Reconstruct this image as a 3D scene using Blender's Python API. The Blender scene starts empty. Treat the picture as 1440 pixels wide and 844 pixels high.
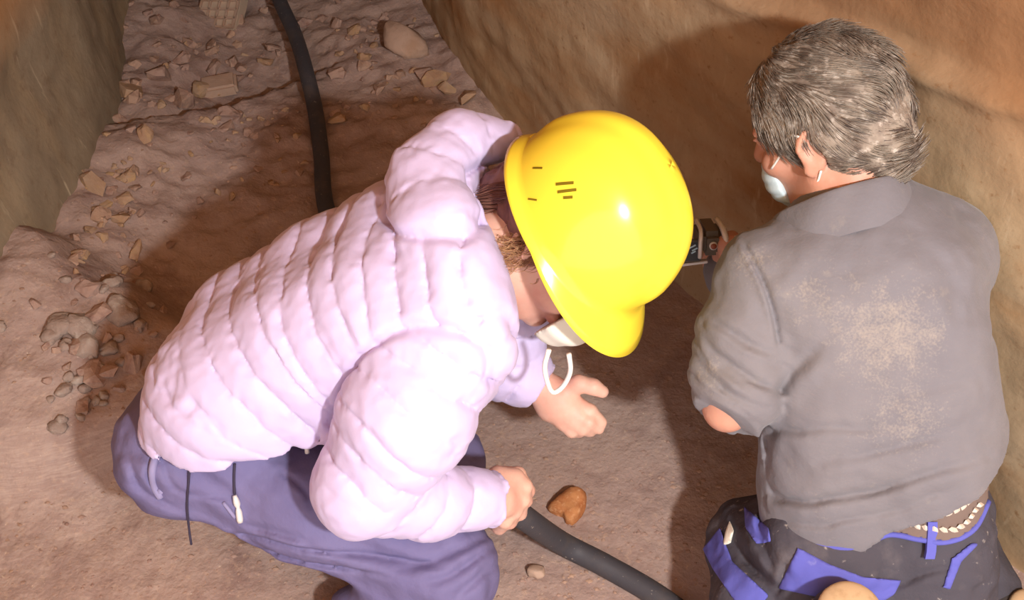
import bpy, bmesh, math, random, copy
import numpy as np
from mathutils import Vector, Matrix

# ------------------------------------------------------------------ camera, world, lights, exposure
SC = bpy.context.scene
COL = SC.collection
F_PX, W_PX, H_PX = 1450.0, 1440, 844
CAM_Z, PITCH = 1.6, math.radians(45.0)
SP, CP = math.sin(PITCH), math.cos(PITCH)
cam_data = bpy.data.cameras.new('camera')
cam = bpy.data.objects.new('camera', cam_data)
COL.objects.link(cam)
cam_data.sensor_width = 36.0
cam_data.lens = F_PX / W_PX * 36.0
cam_data.clip_start = 0.02
cam.location = (0, 0, CAM_Z)
cam.rotation_euler = (math.pi / 2 - PITCH, 0, 0)
SC.camera = cam

world = bpy.data.worlds.new('world')
SC.world = world
world.use_nodes = True
world.node_tree.nodes['Background'].inputs[0].default_value = (0.98, 0.95, 1.0, 1)
world.node_tree.nodes['Background'].inputs[1].default_value = 1.5

def lamp(name, loc, power, radius, col):
    ld = bpy.data.lights.new(name, 'POINT')
    ld.energy = power; ld.shadow_soft_size = radius; ld.color = col
    o = bpy.data.objects.new(name, ld); COL.objects.link(o); o.location = loc
    return o
lamp('work_lamp', (0.60, -0.40, 1.79), 172, 0.05, (0.97, 0.98, 1.0))

SC.view_settings.view_transform = 'Standard'
SC.view_settings.look = 'None'
SC.view_settings.gamma = 1.0
SC.view_settings.use_curve_mapping = False
SC.view_settings.exposure = 0.0

# ------------------------------------------------------------------ helpers
R_ = np.array([1.0, 0, 0]); U_ = np.array([0, SP, CP]); F_ = np.array([0, CP, -SP])
CAMP = np.array([0, 0, CAM_Z])
def at(px, py, d):
    return CAMP + d * (F_ + (px - 720) / F_PX * R_ + (422 - py) / F_PX * U_)
def atz(px, py, z):
    dr = F_ + (px - 720) / F_PX * R_ + (422 - py) / F_PX * U_
    return CAMP + dr * ((z - CAM_Z) / dr[2])
def cv(u, v, w):                       # direction from camera-aligned components (w towards the viewer)
    a = u * R_ + v * U_ - w * F_
    return a / np.linalg.norm(a)
def proj(P):
    q = P - CAMP
    d = q @ F_
    return 720 + F_PX * (q @ R_) / d, 422 - F_PX * (q @ U_) / d, d
def unit(a):
    a = np.asarray(a, float); return a / np.linalg.norm(a)

RNG = np.random.RandomState(7)
_perm = RNG.rand(4096)
def _hash(ix, iy, iz):
    h = (ix * 73856093) ^ (iy * 19349663) ^ (iz * 83492791)
    h = (h ^ (h >> 13)) * 1274126177
    return _perm[(h ^ (h >> 16)) & 4095]
def noise(P):                          # value noise in -1..1
    P = np.asarray(P, float)
    i = np.floor(P).astype(np.int64); f = P - i
    f = f * f * f * (f * (f * 6 - 15) + 10)
    out = 0
    for dx in (0, 1):
        wx = f[:, 0] if dx else 1 - f[:, 0]
        for dy in (0, 1):
            wy = f[:, 1] if dy else 1 - f[:, 1]
            for dz in (0, 1):
                wz = f[:, 2] if dz else 1 - f[:, 2]
                out = out + wx * wy * wz * _hash(i[:, 0] + dx, i[:, 1] + dy, i[:, 2] + dz)
    return out * 2 - 1
def fbm(P, octv=4, gain=0.5):
    P = np.asarray(P, float); a = 1.0; s = 0; t = 0
    for k in range(octv):
        s = s + a * noise(P + 17.3 * k); t += a; a *= gain; P = P * 2.03
    return s / t
def sstep(a, b, x):
    t = np.clip((x - a) / (b - a), 0, 1); return t * t * (3 - 2 * t)

def link_mesh(name, V, Fc, mat=None, parent=None, smooth=True):
    V = np.asarray(V, np.float64)
    if parent is not None:
        p = parent; off = np.zeros(3)
        while p is not None:
            off = off + np.array(p.location); p = p.parent
        V = V - off
    me = bpy.data.meshes.new(name)
    if isinstance(Fc, np.ndarray):
        n, k = Fc.shape
        me.vertices.add(len(V)); me.vertices.foreach_set('co', V.astype(np.float32).ravel())
        me.loops.add(n * k); me.loops.foreach_set('vertex_index', Fc.astype(np.int32).ravel())
        me.polygons.add(n)
        me.polygons.foreach_set('loop_start', np.arange(0, n * k, k, dtype=np.int32))
        me.update(calc_edges=True); me.validate()
    else:
        me.from_pydata([tuple(v) for v in V], [], Fc); me.update()
    if smooth:
        me.polygons.foreach_set('use_smooth', np.ones(len(me.polygons), bool))
    if mat: me.materials.append(mat)
    o = bpy.data.objects.new(name, me); COL.objects.link(o)
    if parent is not None: o.parent = parent
    return o
def root(name, loc, label, cat, group=None):
    o = bpy.data.objects.new(name, None); COL.objects.link(o)
    o.location = loc; o.empty_display_size = 0.1
    return tag(o, label, cat, group)
def tag(o, label=None, cat=None, group=None, kind=None):
    if label: o['label'] = label
    if cat: o['category'] = cat
    if group: o['group'] = group
    if kind: o['kind'] = kind
    return o

# ---- signed distance fields and surface nets
class Field:
    def __init__(s, lo, hi, res):
        s.lo = np.array(lo, float); s.res = res
        s.n = np.ceil((np.array(hi) - s.lo) / res).astype(int) + 1
        s.f = np.full(tuple(s.n), 0.25, np.float32)
        s.ax = [s.lo[i] + res * np.arange(s.n[i]) for i in range(3)]
    def box(s, lo, hi):
        a = np.clip(np.floor((lo - s.lo) / s.res).astype(int), 0, s.n)
        b = np.clip(np.ceil((hi - s.lo) / s.res).astype(int) + 1, 0, s.n)
        sl = tuple(slice(a[i], b[i]) for i in range(3))
        X = s.ax[0][sl[0]][:, None, None]; Y = s.ax[1][sl[1]][None, :, None]; Z = s.ax[2][sl[2]][None, None, :]
        return sl, X.astype(np.float32), Y.astype(np.float32), Z.astype(np.float32)
    def merge(s, sl, d, k, op='u'):
        a = s.f[sl]
        if op == 'u':
            if k > 0:
                h = np.maximum(k - np.abs(a - d), 0) / k
                s.f[sl] = np.minimum(a, d) - h * h * k * 0.25
            else: s.f[sl] = np.minimum(a, d)
        else:
            d = -d
            if k > 0:
                h = np.maximum(k - np.abs(a - d), 0) / k
                s.f[sl] = np.maximum(a, d) + h * h * k * 0.25
            else: s.f[sl] = np.maximum(a, d)
    def cone(s, a, b, ra, rb, k=0.02, flat=None, op='u'):
        a = np.asarray(a, float); b = np.asarray(b, float)
        m = max(ra, rb) + k + 0.02
        sl, X, Y, Z = s.box(np.minimum(a, b) - m, np.maximum(a, b) + m)
        if 0 in [x.stop - x.start for x in sl]: return
        x, y, z = X - a[0], Y - a[1], Z - a[2]
        ab = b - a; L = float(ab @ ab) + 1e-12
        t = np.clip((x * ab[0] + y * ab[1] + z * ab[2]) / L, 0, 1)
        x = x - t * ab[0]; y = y - t * ab[1]; z = z - t * ab[2]
        d2 = x * x + y * y + z * z; fm = 1.0
        if flat is not None:
            n, fl = flat; n = unit(n)
            c = x * n[0] + y * n[1] + z * n[2]
            d2 = d2 + c * c * (1 / fl ** 2 - 1); fm = fl if fl < 1 else 1
        d = (np.sqrt(d2) - (ra + (rb - ra) * t))
        if fm < 1: d = d * (fm * 0.5 + 0.5)
        s.merge(sl, d.astype(np.float32), k, op)
    def chain(s, pts, rad, k=0.02, flat=None):
        for i in range(len(pts) - 1): s.cone(pts[i], pts[i + 1], rad[i], rad[i + 1], k, flat)
    def ell(s, c, axes, r, k=0.02, op='u'):
        c = np.asarray(c, float); m = max(r) + k + 0.02
        sl, X, Y, Z = s.box(c - m, c + m)
        if 0 in [x.stop - x.start for x in sl]: return
        x, y, z = X - c[0], Y - c[1], Z - c[2]
        k0 = 0; k1 = 0
        for i in range(3):
            q = x * axes[i][0] + y * axes[i][1] + z * axes[i][2]
            k0 = k0 + (q / r[i]) ** 2; k1 = k1 + (q / r[i] ** 2) ** 2
        k0 = np.sqrt(k0); k1 = np.sqrt(k1) + 1e-9
        s.merge(sl, (k0 * (k0 - 1) / k1).astype(np.float32), k, op)
    def near(s, band):
        idx = np.nonzero(np.abs(s.f) < band)
        P = np.stack([s.ax[i][idx[i]] for i in range(3)], 1)
        return idx, P
    def cut(s, p, n, k=0.0):           # keep the side the normal points to
        n = unit(n)
        d = -((s.ax[0] - p[0])[:, None, None] * n[0] + (s.ax[1] - p[1])[None, :, None] * n[1] + (s.ax[2] - p[2])[None, None, :] * n[2])
        s.f = np.maximum(s.f, d.astype(np.float32))
    def mesh(s):
        f = s.f; f = np.pad(f, 1, constant_values=0.2); lo = s.lo - s.res
        sg = f < 0
        c = np.zeros(tuple(np.array(f.shape) - 1), np.int8)
        nx, ny, nz = c.shape
        for dx in (0, 1):
            for dy in (0, 1):
                for dz in (0, 1):
                    c += sg[dx:dx + nx, dy:dy + ny, dz:dz + nz]
        act = np.nonzero((c > 0) & (c < 8)); I = np.stack(act, 1)
        vid = np.full(c.shape, -1, np.int64); vid[act] = np.arange(len(I))
        acc = np.zeros((len(I), 3)); cnt = np.zeros(len(I))
        cor = [(a, b, d) for a in (0, 1) for b in (0, 1) for d in (0, 1)]
        val = {o: f[I[:, 0] + o[0], I[:, 1] + o[1], I[:, 2] + o[2]].astype(float) for o in cor}
        for o in cor:
            for axn in range(3):
                if o[axn] == 1: continue
                o2 = list(o); o2[axn] = 1; o2 = tuple(o2)
                a, b = val[o], val[o2]
                m = (a < 0) != (b < 0)
                t = np.where(m, a / np.where(m, a - b, 1), 0)
                p = np.array(o, float)[None, :].repeat(len(I), 0); p[:, axn] += t
                acc[m] += p[m]; cnt[m] += 1
        V = (I + acc / cnt[:, None]) * s.res + lo
        Q = []
        for axn in range(3):
            a = [slice(None)] * 3; b = [slice(None)] * 3
            a[axn] = slice(0, -1); b[axn] = slice(1, None)
            s0 = sg[tuple(a)]; s1 = sg[tuple(b)]
            e = np.stack(np.nonzero(s0 != s1), 1)
            fl = s0[tuple(e.T)]
            u, v = (axn + 1) % 3, (axn + 2) % 3
            du = np.zeros(3, int); du[u] = 1; dv = np.zeros(3, int); dv[v] = 1
            q = np.stack([vid[tuple((e - du - dv).T)], vid[tuple((e - dv).T)], vid[tuple(e.T)], vid[tuple((e - du).T)]], 1)
            q[~fl] = q[~fl][:, ::-1]
            Q.append(q)
        return V, np.concatenate(Q)

def seg_param(P, pts):                 # distance to polyline, arc length there
    best = np.full(len(P), 1e9); sv = np.zeros(len(P)); acc = 0
    for i in range(len(pts) - 1):
        a, b = pts[i], pts[i + 1]; ab = b - a; L = np.linalg.norm(ab)
        t = (P - a) @ ab / L ** 2
        lo_ = 0 if i else -9; hi_ = 1 if i < len(pts) - 2 else 9
        tc = np.clip(t, 0, 1); d = np.linalg.norm(P - a - tc[:, None] * ab, axis=1)
        m = d < best
        best[m] = d[m]; sv[m] = acc + np.clip(t, lo_, hi_)[m] * L
        acc += L
    return best, sv

def spline(pts, n=60):                 # Catmull-Rom
    p = [np.asarray(q, float) for q in pts]; p = [2 * p[0] - p[1]] + p + [2 * p[-1] - p[-2]]
    out = []; m = len(p) - 3
    for j in range(n):
        t = j / (n - 1) * m; i = min(int(t), m - 1); t -= i
        a, b, c, d = p[i:i + 4]
        out.append(.5 * (2 * b + (c - a) * t + (2 * a - 5 * b + 4 * c - d) * t * t + (3 * b - a - 3 * c + d) * t ** 3))
    return np.array(out)
def folds(P, polys, dmax):            # cloth creases along curves: a groove with a raised lip below it
    q = P - CAMP; d = q @ F_; x = 720 + F_PX * (q @ R_) / d; y = 422 - F_PX * (q @ U_) / d
    out = np.zeros(len(P)); x = x + 3.0 * noise(P * 30); y = y + 3.0 * noise(P * 30 + 50)
    for pts, dep, w in polys:
        pts = spline([np.array([a, b, 0.]) for a, b in pts], 12)[:, :2]
        best = np.full(len(P), 1e9); sg = np.zeros(len(P)); tt_ = np.zeros(len(P)); n = len(pts) - 1
        for i in range(n):
            ex, ey = pts[i + 1] - pts[i]; L2 = ex * ex + ey * ey
            t = ((x - pts[i, 0]) * ex + (y - pts[i, 1]) * ey) / L2; tc = np.clip(t, 0, 1)
            r = np.hypot(x - pts[i, 0] - tc * ex, y - pts[i, 1] - tc * ey); m = r < best
            best[m] = r[m]; sg[m] = np.sign((ex * (y - pts[i, 1]) - ey * (x - pts[i, 0]))[m]); tt_[m] = ((i + tc) / n)[m]
        r = best / F_PX * d; env = np.sin(math.pi * np.clip(tt_, .02, .98)) ** .5 * (d < dmax)
        out += env * dep * (-np.exp(-(r / w) ** 2) + .55 * np.exp(-((r * sg - 2.4 * w) / (1.7 * w)) ** 2))
    return out

# ---- materials
def mat(name, col, rough=0.8, spec=0.3, var=None, bump=None, sss=0, sheen=0, metal=0, coat=0):
    """var = [(scale, detail, low, high, colour, (stretch))] layered colours; bump = [(scale, strength, distance)]"""
    m = bpy.data.materials.new(name); m.use_nodes = True
    nt = m.node_tree; N = nt.nodes; L = nt.links
    b = N['Principled BSDF']
    b.inputs['Roughness'].default_value = rough
    b.inputs['Specular IOR Level'].default_value = spec
    b.inputs['Metallic'].default_value = metal
    if sheen: b.inputs['Sheen Weight'].default_value = sheen
    if coat: b.inputs['Coat Weight'].default_value = coat
    if sss:
        b.inputs['Subsurface Weight'].default_value = sss
        b.inputs['Subsurface Radius'].default_value = (1, .3, .15); b.inputs['Subsurface Scale'].default_value = 0.008
    b.inputs['Base Color'].default_value = (*col, 1)
    tc = N.new('ShaderNodeNewGeometry')
    if var:
        prev = None
        for (sc, det, lo, hi, c2, st) in var:
            mp = N.new('ShaderNodeMapping'); mp.inputs['Scale'].default_value = st
            L.new(tc.outputs['Position'], mp.inputs['Vector'])
            nz = N.new('ShaderNodeTexNoise'); nz.inputs['Scale'].default_value = sc; nz.inputs['Detail'].default_value = det
            nz.inputs['Roughness'].default_value = 0.62
            L.new(mp.outputs[0], nz.inputs['Vector'])
            mr = N.new('ShaderNodeMapRange'); mr.inputs['From Min'].default_value = lo; mr.inputs['From Max'].default_value = hi
            L.new(nz.outputs['Fac'], mr.inputs['Value'])
            mx = N.new('ShaderNodeMix'); mx.data_type = 'RGBA'
            L.new(mr.outputs[0], mx.inputs[0])
            if prev is None: mx.inputs[6].default_value = (*col, 1)
            else: L.new(prev, mx.inputs[6])
            mx.inputs[7].default_value = (*c2, 1)
            prev = mx.outputs[2]
        L.new(prev, b.inputs['Base Color'])
        m['last'] = 1
    if bump:
        pn = None
        for (sc, st, dist, strch) in bump:
            mp = N.new('ShaderNodeMapping'); mp.inputs['Scale'].default_value = strch
            L.new(tc.outputs['Position'], mp.inputs['Vector'])
            nz = N.new('ShaderNodeTexNoise'); nz.inputs['Scale'].default_value = sc; nz.inputs['Detail'].default_value = 5
            L.new(mp.outputs[0], nz.inputs['Vector'])
            bp = N.new('ShaderNodeBump'); bp.inputs['Strength'].default_value = st; bp.inputs['Distance'].default_value = dist
            L.new(nz.outputs['Fac'], bp.inputs['Height'])
            if pn: L.new(pn, bp.inputs['Normal'])
            pn = bp.outputs[0]
        L.new(pn, b.inputs['Normal'])
    return m
def S(r, g, b):                        # sRGB bytes to linear
    f = lambda c: (c / 255 / 12.92) if c <= 10 else ((c / 255 + .055) / 1.055) ** 2.4
    return (f(r), f(g), f(b))
I1 = (1, 1, 1)
M = {}
def tint_by_height(m, z0, z1, colour, amount):    # an earth stratum of another colour above a height
    nt = m.node_tree; N, L = nt.nodes, nt.links; b = N['Principled BSDF']; src = b.inputs['Base Color'].links[0].from_socket
    g = N.new('ShaderNodeNewGeometry'); sp = N.new('ShaderNodeSeparateXYZ'); L.new(g.outputs['Position'], sp.inputs[0])
    nz = N.new('ShaderNodeTexNoise'); nz.inputs['Scale'].default_value = 3.5; nz.inputs['Detail'].default_value = 7
    ad = N.new('ShaderNodeMath'); ad.operation = 'MULTIPLY_ADD'; ad.inputs[1].default_value = .5; L.new(nz.outputs['Fac'], ad.inputs[0]); L.new(sp.outputs['Z'], ad.inputs[2])
    mr = N.new('ShaderNodeMapRange'); mr.inputs['From Min'].default_value = z0 + .25; mr.inputs['From Max'].default_value = z1 + .25; mr.inputs['To Max'].default_value = amount
    L.new(ad.outputs[0], mr.inputs['Value'])
    mx = N.new('ShaderNodeMix'); mx.data_type = 'RGBA'; L.new(mr.outputs[0], mx.inputs[0]); L.new(src, mx.inputs[6]); mx.inputs[7].default_value = (*colour, 1)
    L.new(mx.outputs[2], b.inputs['Base Color'])
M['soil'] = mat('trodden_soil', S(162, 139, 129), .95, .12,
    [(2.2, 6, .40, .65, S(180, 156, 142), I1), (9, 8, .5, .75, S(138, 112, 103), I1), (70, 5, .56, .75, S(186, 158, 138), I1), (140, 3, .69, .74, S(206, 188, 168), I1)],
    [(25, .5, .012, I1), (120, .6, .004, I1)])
M['rock_brown'] = mat('brown_rubble', S(166, 138, 124), .95, .12, [(6, 6, .42, .65, S(180, 148, 124), I1), (35, 5, .5, .7, S(142, 112, 100), I1)], [(60, .6, .008, I1)])
M['rock_ochre'] = mat('ochre_rubble', S(176, 148, 122), .95, .12, [(8, 6, .42, .65, S(166, 130, 102), I1), (45, 5, .5, .7, S(180, 148, 108), I1)], [(60, .6, .006, I1)])
M['rock_grey'] = mat('grey_clods', S(164, 144, 130), .95, .12, [(8, 6, .42, .65, S(148, 128, 116), I1), (45, 5, .5, .7, S(176, 162, 148), I1)], [(60, .7, .008, I1)])
M['rock_pale'] = mat('pale_stone', S(184, 156, 136), .9, .15, [(12, 6, .45, .65, S(168, 136, 112), I1)], [(70, .5, .004, I1)])
M['rock_orange'] = mat('orange_stone', S(196, 136, 88), .9, .15, [(30, 6, .42, .62, S(172, 108, 66), I1), (90, 4, .55, .68, S(210, 160, 116), I1)], [(90, .5, .003, I1)])
M['wall'] = mat('tunnel_wall_earth', S(174, 148, 114), .93, .15,
    [(1.6, 5, .40, .62, S(182, 160, 130), (1, 1, 1.4)), (3.0, 7, .47, .72, S(164, 126, 86), (1, 1, 2.2)), (14, 7, .52, .8, S(190, 166, 132), (1, 1, .5)), (60, 4, .6, .75, S(150, 118, 84), I1), (40, 3, .62, .78, S(200, 178, 146), (1, 1, .08))],
    [(10, .3, .015, (1, 1, .6)), (70, .4, .003, I1)])
M['wall_l'] = mat('tunnel_wall_grey_earth', S(150, 134, 110), .93, .15,
    [(1.6, 5, .40, .62, S(138, 122, 100), (1, 1, 1.4)), (5, 7, .5, .72, S(162, 140, 108), (1, 1, .3)), (30, 5, .55, .75, S(128, 108, 86), I1), (40, 3, .64, .78, S(196, 180, 150), (1, 1, .08))],
    [(10, .3, .015, (1, 1, .6)), (70, .4, .003, I1)])
tint_by_height(M['wall_l'], .42, .62, S(182, 124, 70), .75)
tint_by_height(M['wall'], .66, .80, S(142, 98, 62), .8)
M['jacket'] = mat('lilac_quilted_nylon', S(208, 194, 228), .5, .3, None, [(30, .12, .008, I1), (90, .12, .003, I1)], sheen=.1)
M['trousers'] = mat('purple_grey_nylon', S(118, 112, 150), .75, .25, [(5, 4, .4, .65, S(108, 102, 142), I1)], [(18, .35, .02, (1, .6, 1)), (300, .15, .001, I1)])
M['trouser_dark'] = mat('purple_grey_strap', S(146, 140, 176), .7, .25)
M['skin'] = mat('skin', S(224, 178, 156), .5, .35, [(14, 4, .42, .65, S(216, 160, 140), I1)], [(160, .15, .002, I1)], sss=.15)
M['skin_man'] = mat('tanned_skin', S(206, 152, 128), .5, .35, [(14, 4, .42, .65, S(196, 136, 112), I1)], [(160, .2, .002, I1)], sss=.15)
M['hair_brown'] = mat('reddish_brown_hair', S(112, 72, 66), .5, .4, [(30, 3, .4, .6, S(140, 96, 80), I1)])
M['hair_fair'] = mat('lighter_brown_hair', S(176, 132, 92), .5, .4, [(30, 3, .4, .6, S(150, 104, 74), I1)])
M['hair_grey'] = mat('grey_hair', S(150, 137, 122), .65, .25, [(30, 4, .40, .62, S(112, 98, 86), I1), (75, 3, .54, .68, S(186, 174, 160), I1)])
M['hair_dark'] = mat('dark_grey_hair', S(92, 78, 70), .5, .4)
M['helmet'] = mat('yellow_helmet_plastic', S(255, 226, 66), .22, .5, None, None, coat=.3)
M['helmet_dark'] = mat('helmet_slot_shadow', S(120, 100, 10), .6, .3)
M['mask'] = mat('white_mask', S(240, 236, 218), .8, .2, None, [(120, .2, .002, I1)])
M['mask_blue'] = mat('pale_blue_mask', S(206, 224, 228), .8, .2, None, [(120, .2, .002, I1)])
M['sweat'] = mat('grey_sweatshirt', S(118, 115, 119), .95, .1,
    [(5, 5, .42, .62, S(126, 122, 124), I1), (24, 6, .62, .78, S(138, 132, 128), I1)], [(14, .35, .012, (1, 1, 2)), (260, .3, .0015, I1)], sheen=.15)
def dust_and_light_spots(m, spots, colour):         # paler spots around given places: dust rubbed into cloth, light painted on soil
    nt = m.node_tree; N, L = nt.nodes, nt.links; b = N['Principled BSDF']; src = b.inputs['Base Color'].links[0].from_socket
    g = N.new('ShaderNodeNewGeometry')
    fine = N.new('ShaderNodeTexNoise'); fine.inputs['Scale'].default_value = 150; fine.inputs['Detail'].default_value = 4
    med = N.new('ShaderNodeTexNoise'); med.inputs['Scale'].default_value = 22; med.inputs['Detail'].default_value = 6
    tot = None
    for (p, r, w) in spots:
        v = N.new('ShaderNodeVectorMath'); v.operation = 'DISTANCE'; v.inputs[1].default_value = tuple(p); L.new(g.outputs['Position'], v.inputs[0])
        mr = N.new('ShaderNodeMapRange'); mr.interpolation_type = 'SMOOTHSTEP'; mr.inputs['From Min'].default_value = r; mr.inputs['From Max'].default_value = 0; mr.inputs['To Max'].default_value = w
        L.new(v.outputs['Value'], mr.inputs['Value'])
        if tot is None: tot = mr.outputs[0]
        else:
            mx = N.new('ShaderNodeMath'); mx.operation = 'MAXIMUM'; L.new(tot, mx.inputs[0]); L.new(mr.outputs[0], mx.inputs[1]); tot = mx.outputs[0]
    a = N.new('ShaderNodeMath'); a.operation = 'MULTIPLY_ADD'; L.new(tot, a.inputs[0]); a.inputs[1].default_value = .55; L.new(fine.outputs['Fac'], a.inputs[2])
    a2 = N.new('ShaderNodeMath'); a2.operation = 'MULTIPLY_ADD'; L.new(med.outputs['Fac'], a2.inputs[0]); a2.inputs[1].default_value = .8; L.new(a.outputs[0], a2.inputs[2])
    mr = N.new('ShaderNodeMapRange'); mr.inputs['From Min'].default_value = 1.14; mr.inputs['From Max'].default_value = 1.60; mr.inputs['To Max'].default_value = .6
    L.new(a2.outputs[0], mr.inputs['Value'])
    mx = N.new('ShaderNodeMix'); mx.data_type = 'RGBA'; L.new(mr.outputs[0], mx.inputs[0]); L.new(src, mx.inputs[6]); mx.inputs[7].default_value = (*colour, 1)
    L.new(mx.outputs[2], b.inputs['Base Color'])
dust_and_light_spots(M['soil'], [(atz(60, 800, 0), .75, .75), (atz(10, 560, .05), .4, .6)], S(200, 178, 162))  # stronger light on the near left floor, painted into the soil colour
dust_and_light_spots(M['sweat'], [(at(1245, 460, 1.36), .13, 1.0), (at(1270, 580, 1.38), .10, .75), (at(1150, 420, 1.36), .08, .7), (at(985, 525, 1.39), .05, 1.1), (at(1160, 735, 1.38), .07, .9), (at(1350, 430, 1.42), .08, .6), (at(1060, 370, 1.38), .06, .6)], S(168, 157, 143))
M['work'] = mat('dark_grey_work_trousers', S(76, 73, 80), .9, .15, [(9, 6, .52, .72, S(104, 98, 100), I1), (60, 4, .64, .72, S(150, 142, 136), I1)], [(20, .5, .012, I1), (260, .3, .0015, I1)])
M['blue'] = mat('blue_work_cloth', S(96, 98, 178), .9, .15, [(20, 5, .6, .75, S(140, 140, 190), I1)], [(30, .4, .006, I1)])
M['belt_base'] = mat('brown_belt_weave', S(120, 104, 96), .9, .1)
M['belt_pale'] = mat('pale_belt_weave', S(218, 204, 186), .9, .1)
M['boot'] = mat('tan_boot_sole', S(190, 160, 124), .9, .15, [(40, 4, .5, .7, S(170, 140, 104), I1)])
M['boot_dark'] = mat('dark_boot', S(70, 64, 62), .8, .25)
M['hose'] = mat('black_hose_rubber', S(66, 64, 68), .6, .35, [(20, 6, .5, .75, S(84, 76, 72), I1), (110, 4, .66, .72, S(150, 140, 128), I1)], [(80, .3, .002, I1)])
M['silver'] = mat('silver_metal', S(226, 222, 214), .35, .5, metal=.15)
M['cam_dark'] = mat('camera_grey_plastic', S(96, 88, 76), .5, .4)
M['screen'] = mat('camera_screen', S(70, 76, 78), .25, .5)
M['cord'] = mat('dark_cord', S(64, 58, 74), .8, .2)
M['white'] = mat('white_elastic', S(238, 232, 222), .8, .2)

# ------------------------------------------------------------------ terrain
BASE_L = np.array([(-1.75, -1.2), (-1.42, -.2), (-1.13, .7), (-1.00, 1.45), (-.975, 2.10), (-1.10, 2.80), (-1.4, 3.7), (-2.0, 5.0), (-2.6, 6.2)])
BASE_R = np.array([(1.95, -1.2), (1.66, -.2), (1.28, .45), (.853, 1.01), (.38, 1.65), (-.07, 2.26), (-.30, 2.86), (-.55, 3.7), (-.95, 5.0), (-1.5, 6.2)])
EDGE_A = atz(150, 213, .06); EDGE_B = atz(412, 118, .06)
ed = (EDGE_B - EDGE_A)[:2]; ed_l = np.linalg.norm(ed); ed = ed / ed_l; en = np.array([-ed[1], ed[0]])
SHELF = atz(20, 510, .10)
CLODS = atz(120, 480, .07)
def ground(x, y, fine=True):
    x = np.asarray(x, float).ravel(); y = np.asarray(y, float).ravel()
    xl = np.interp(y, BASE_L[:, 1], BASE_L[:, 0]); xr = np.interp(y, BASE_R[:, 1], BASE_R[:, 0])
    P = np.stack([x, y, np.zeros_like(x)], 1)
    along = (x - EDGE_A[0]) * ed[0] + (y - EDGE_A[1]) * ed[1]
    wob = .022 * noise(P * 5) + .010 * noise(P * 17)
    side = (x - EDGE_A[0]) * en[0] + (y - EDGE_A[1]) * en[1] + wob
    fade = sstep(ed_l + .22, ed_l - .02, along)
    bank = .07 * sstep(-.75, -.05, side)
    drop = (.045 + .022 * noise(P * 3.1 + 3)) * fade * sstep(-.012, .012, side)
    far = .16 * sstep(.15, 1.8, side)
    rough = sstep(-.75, -.25, side) + sstep(.34, .12, x - xl) * .8
    rough = np.clip(rough, 0, 1)
    h = bank - drop + far
    h = h + .07 * sstep(.30, .02, x - xl) * sstep(.9, 1.6, y)
    h = h + .035 * sstep(.16, .0, xr - x) * sstep(1.9, 2.6, y)
    q = np.hypot((x - SHELF[0]) / .34, (y - SHELF[1]) / .26)
    h = h + .09 * sstep(1.25, .75, q + .18 * noise(P * 8))
    q = np.hypot((x - CLODS[0]) / .30, (y - CLODS[1]) / .24)
    h = h + .06 * np.exp(-q * q)
    h = h + .012 * fbm(P * 2.2, 3)
    if fine:
        h = h + (.004 + .022 * rough) * fbm(P * 9, 4, .62) + .006 * rough * noise(P * 48) + .0016 * noise(P * 55)
    return h
gx = np.arange(-2.0, 1.75, .0125); gy = np.arange(-.9, 3.6, .0125); gy = np.concatenate([gy, np.arange(3.6, 6.2, .05)])
GX, GY = np.meshgrid(gx, gy, indexing='ij')
GZ = ground(GX, GY).reshape(GX.shape)
V = np.stack([GX.ravel(), GY.ravel(), GZ.ravel()], 1)
ny_ = len(gy); ii = np.arange((len(gx) - 1))[:, None] * ny_ + np.arange(ny_ - 1)[None, :]
ii = ii.ravel()
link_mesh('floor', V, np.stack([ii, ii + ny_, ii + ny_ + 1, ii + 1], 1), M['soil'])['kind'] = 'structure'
def gza(x, y):                         # bilinear height of the floor mesh
    x = np.atleast_1d(np.asarray(x, float)); y = np.atleast_1d(np.asarray(y, float))
    fi = np.clip((x - gx[0]) / .0125, 0, len(gx) - 2); i = fi.astype(int); j = np.clip(np.searchsorted(gy, y) - 1, 0, len(gy) - 2)
    a = fi - i; b = np.clip((y - gy[j]) / (gy[j + 1] - gy[j]), 0, 1)
    return (GZ[i, j] * (1 - a) + GZ[i + 1, j] * a) * (1 - b) + (GZ[i, j + 1] * (1 - a) + GZ[i + 1, j + 1] * a) * b
def gz(x, y): return float(gza(x, y)[0])

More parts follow.
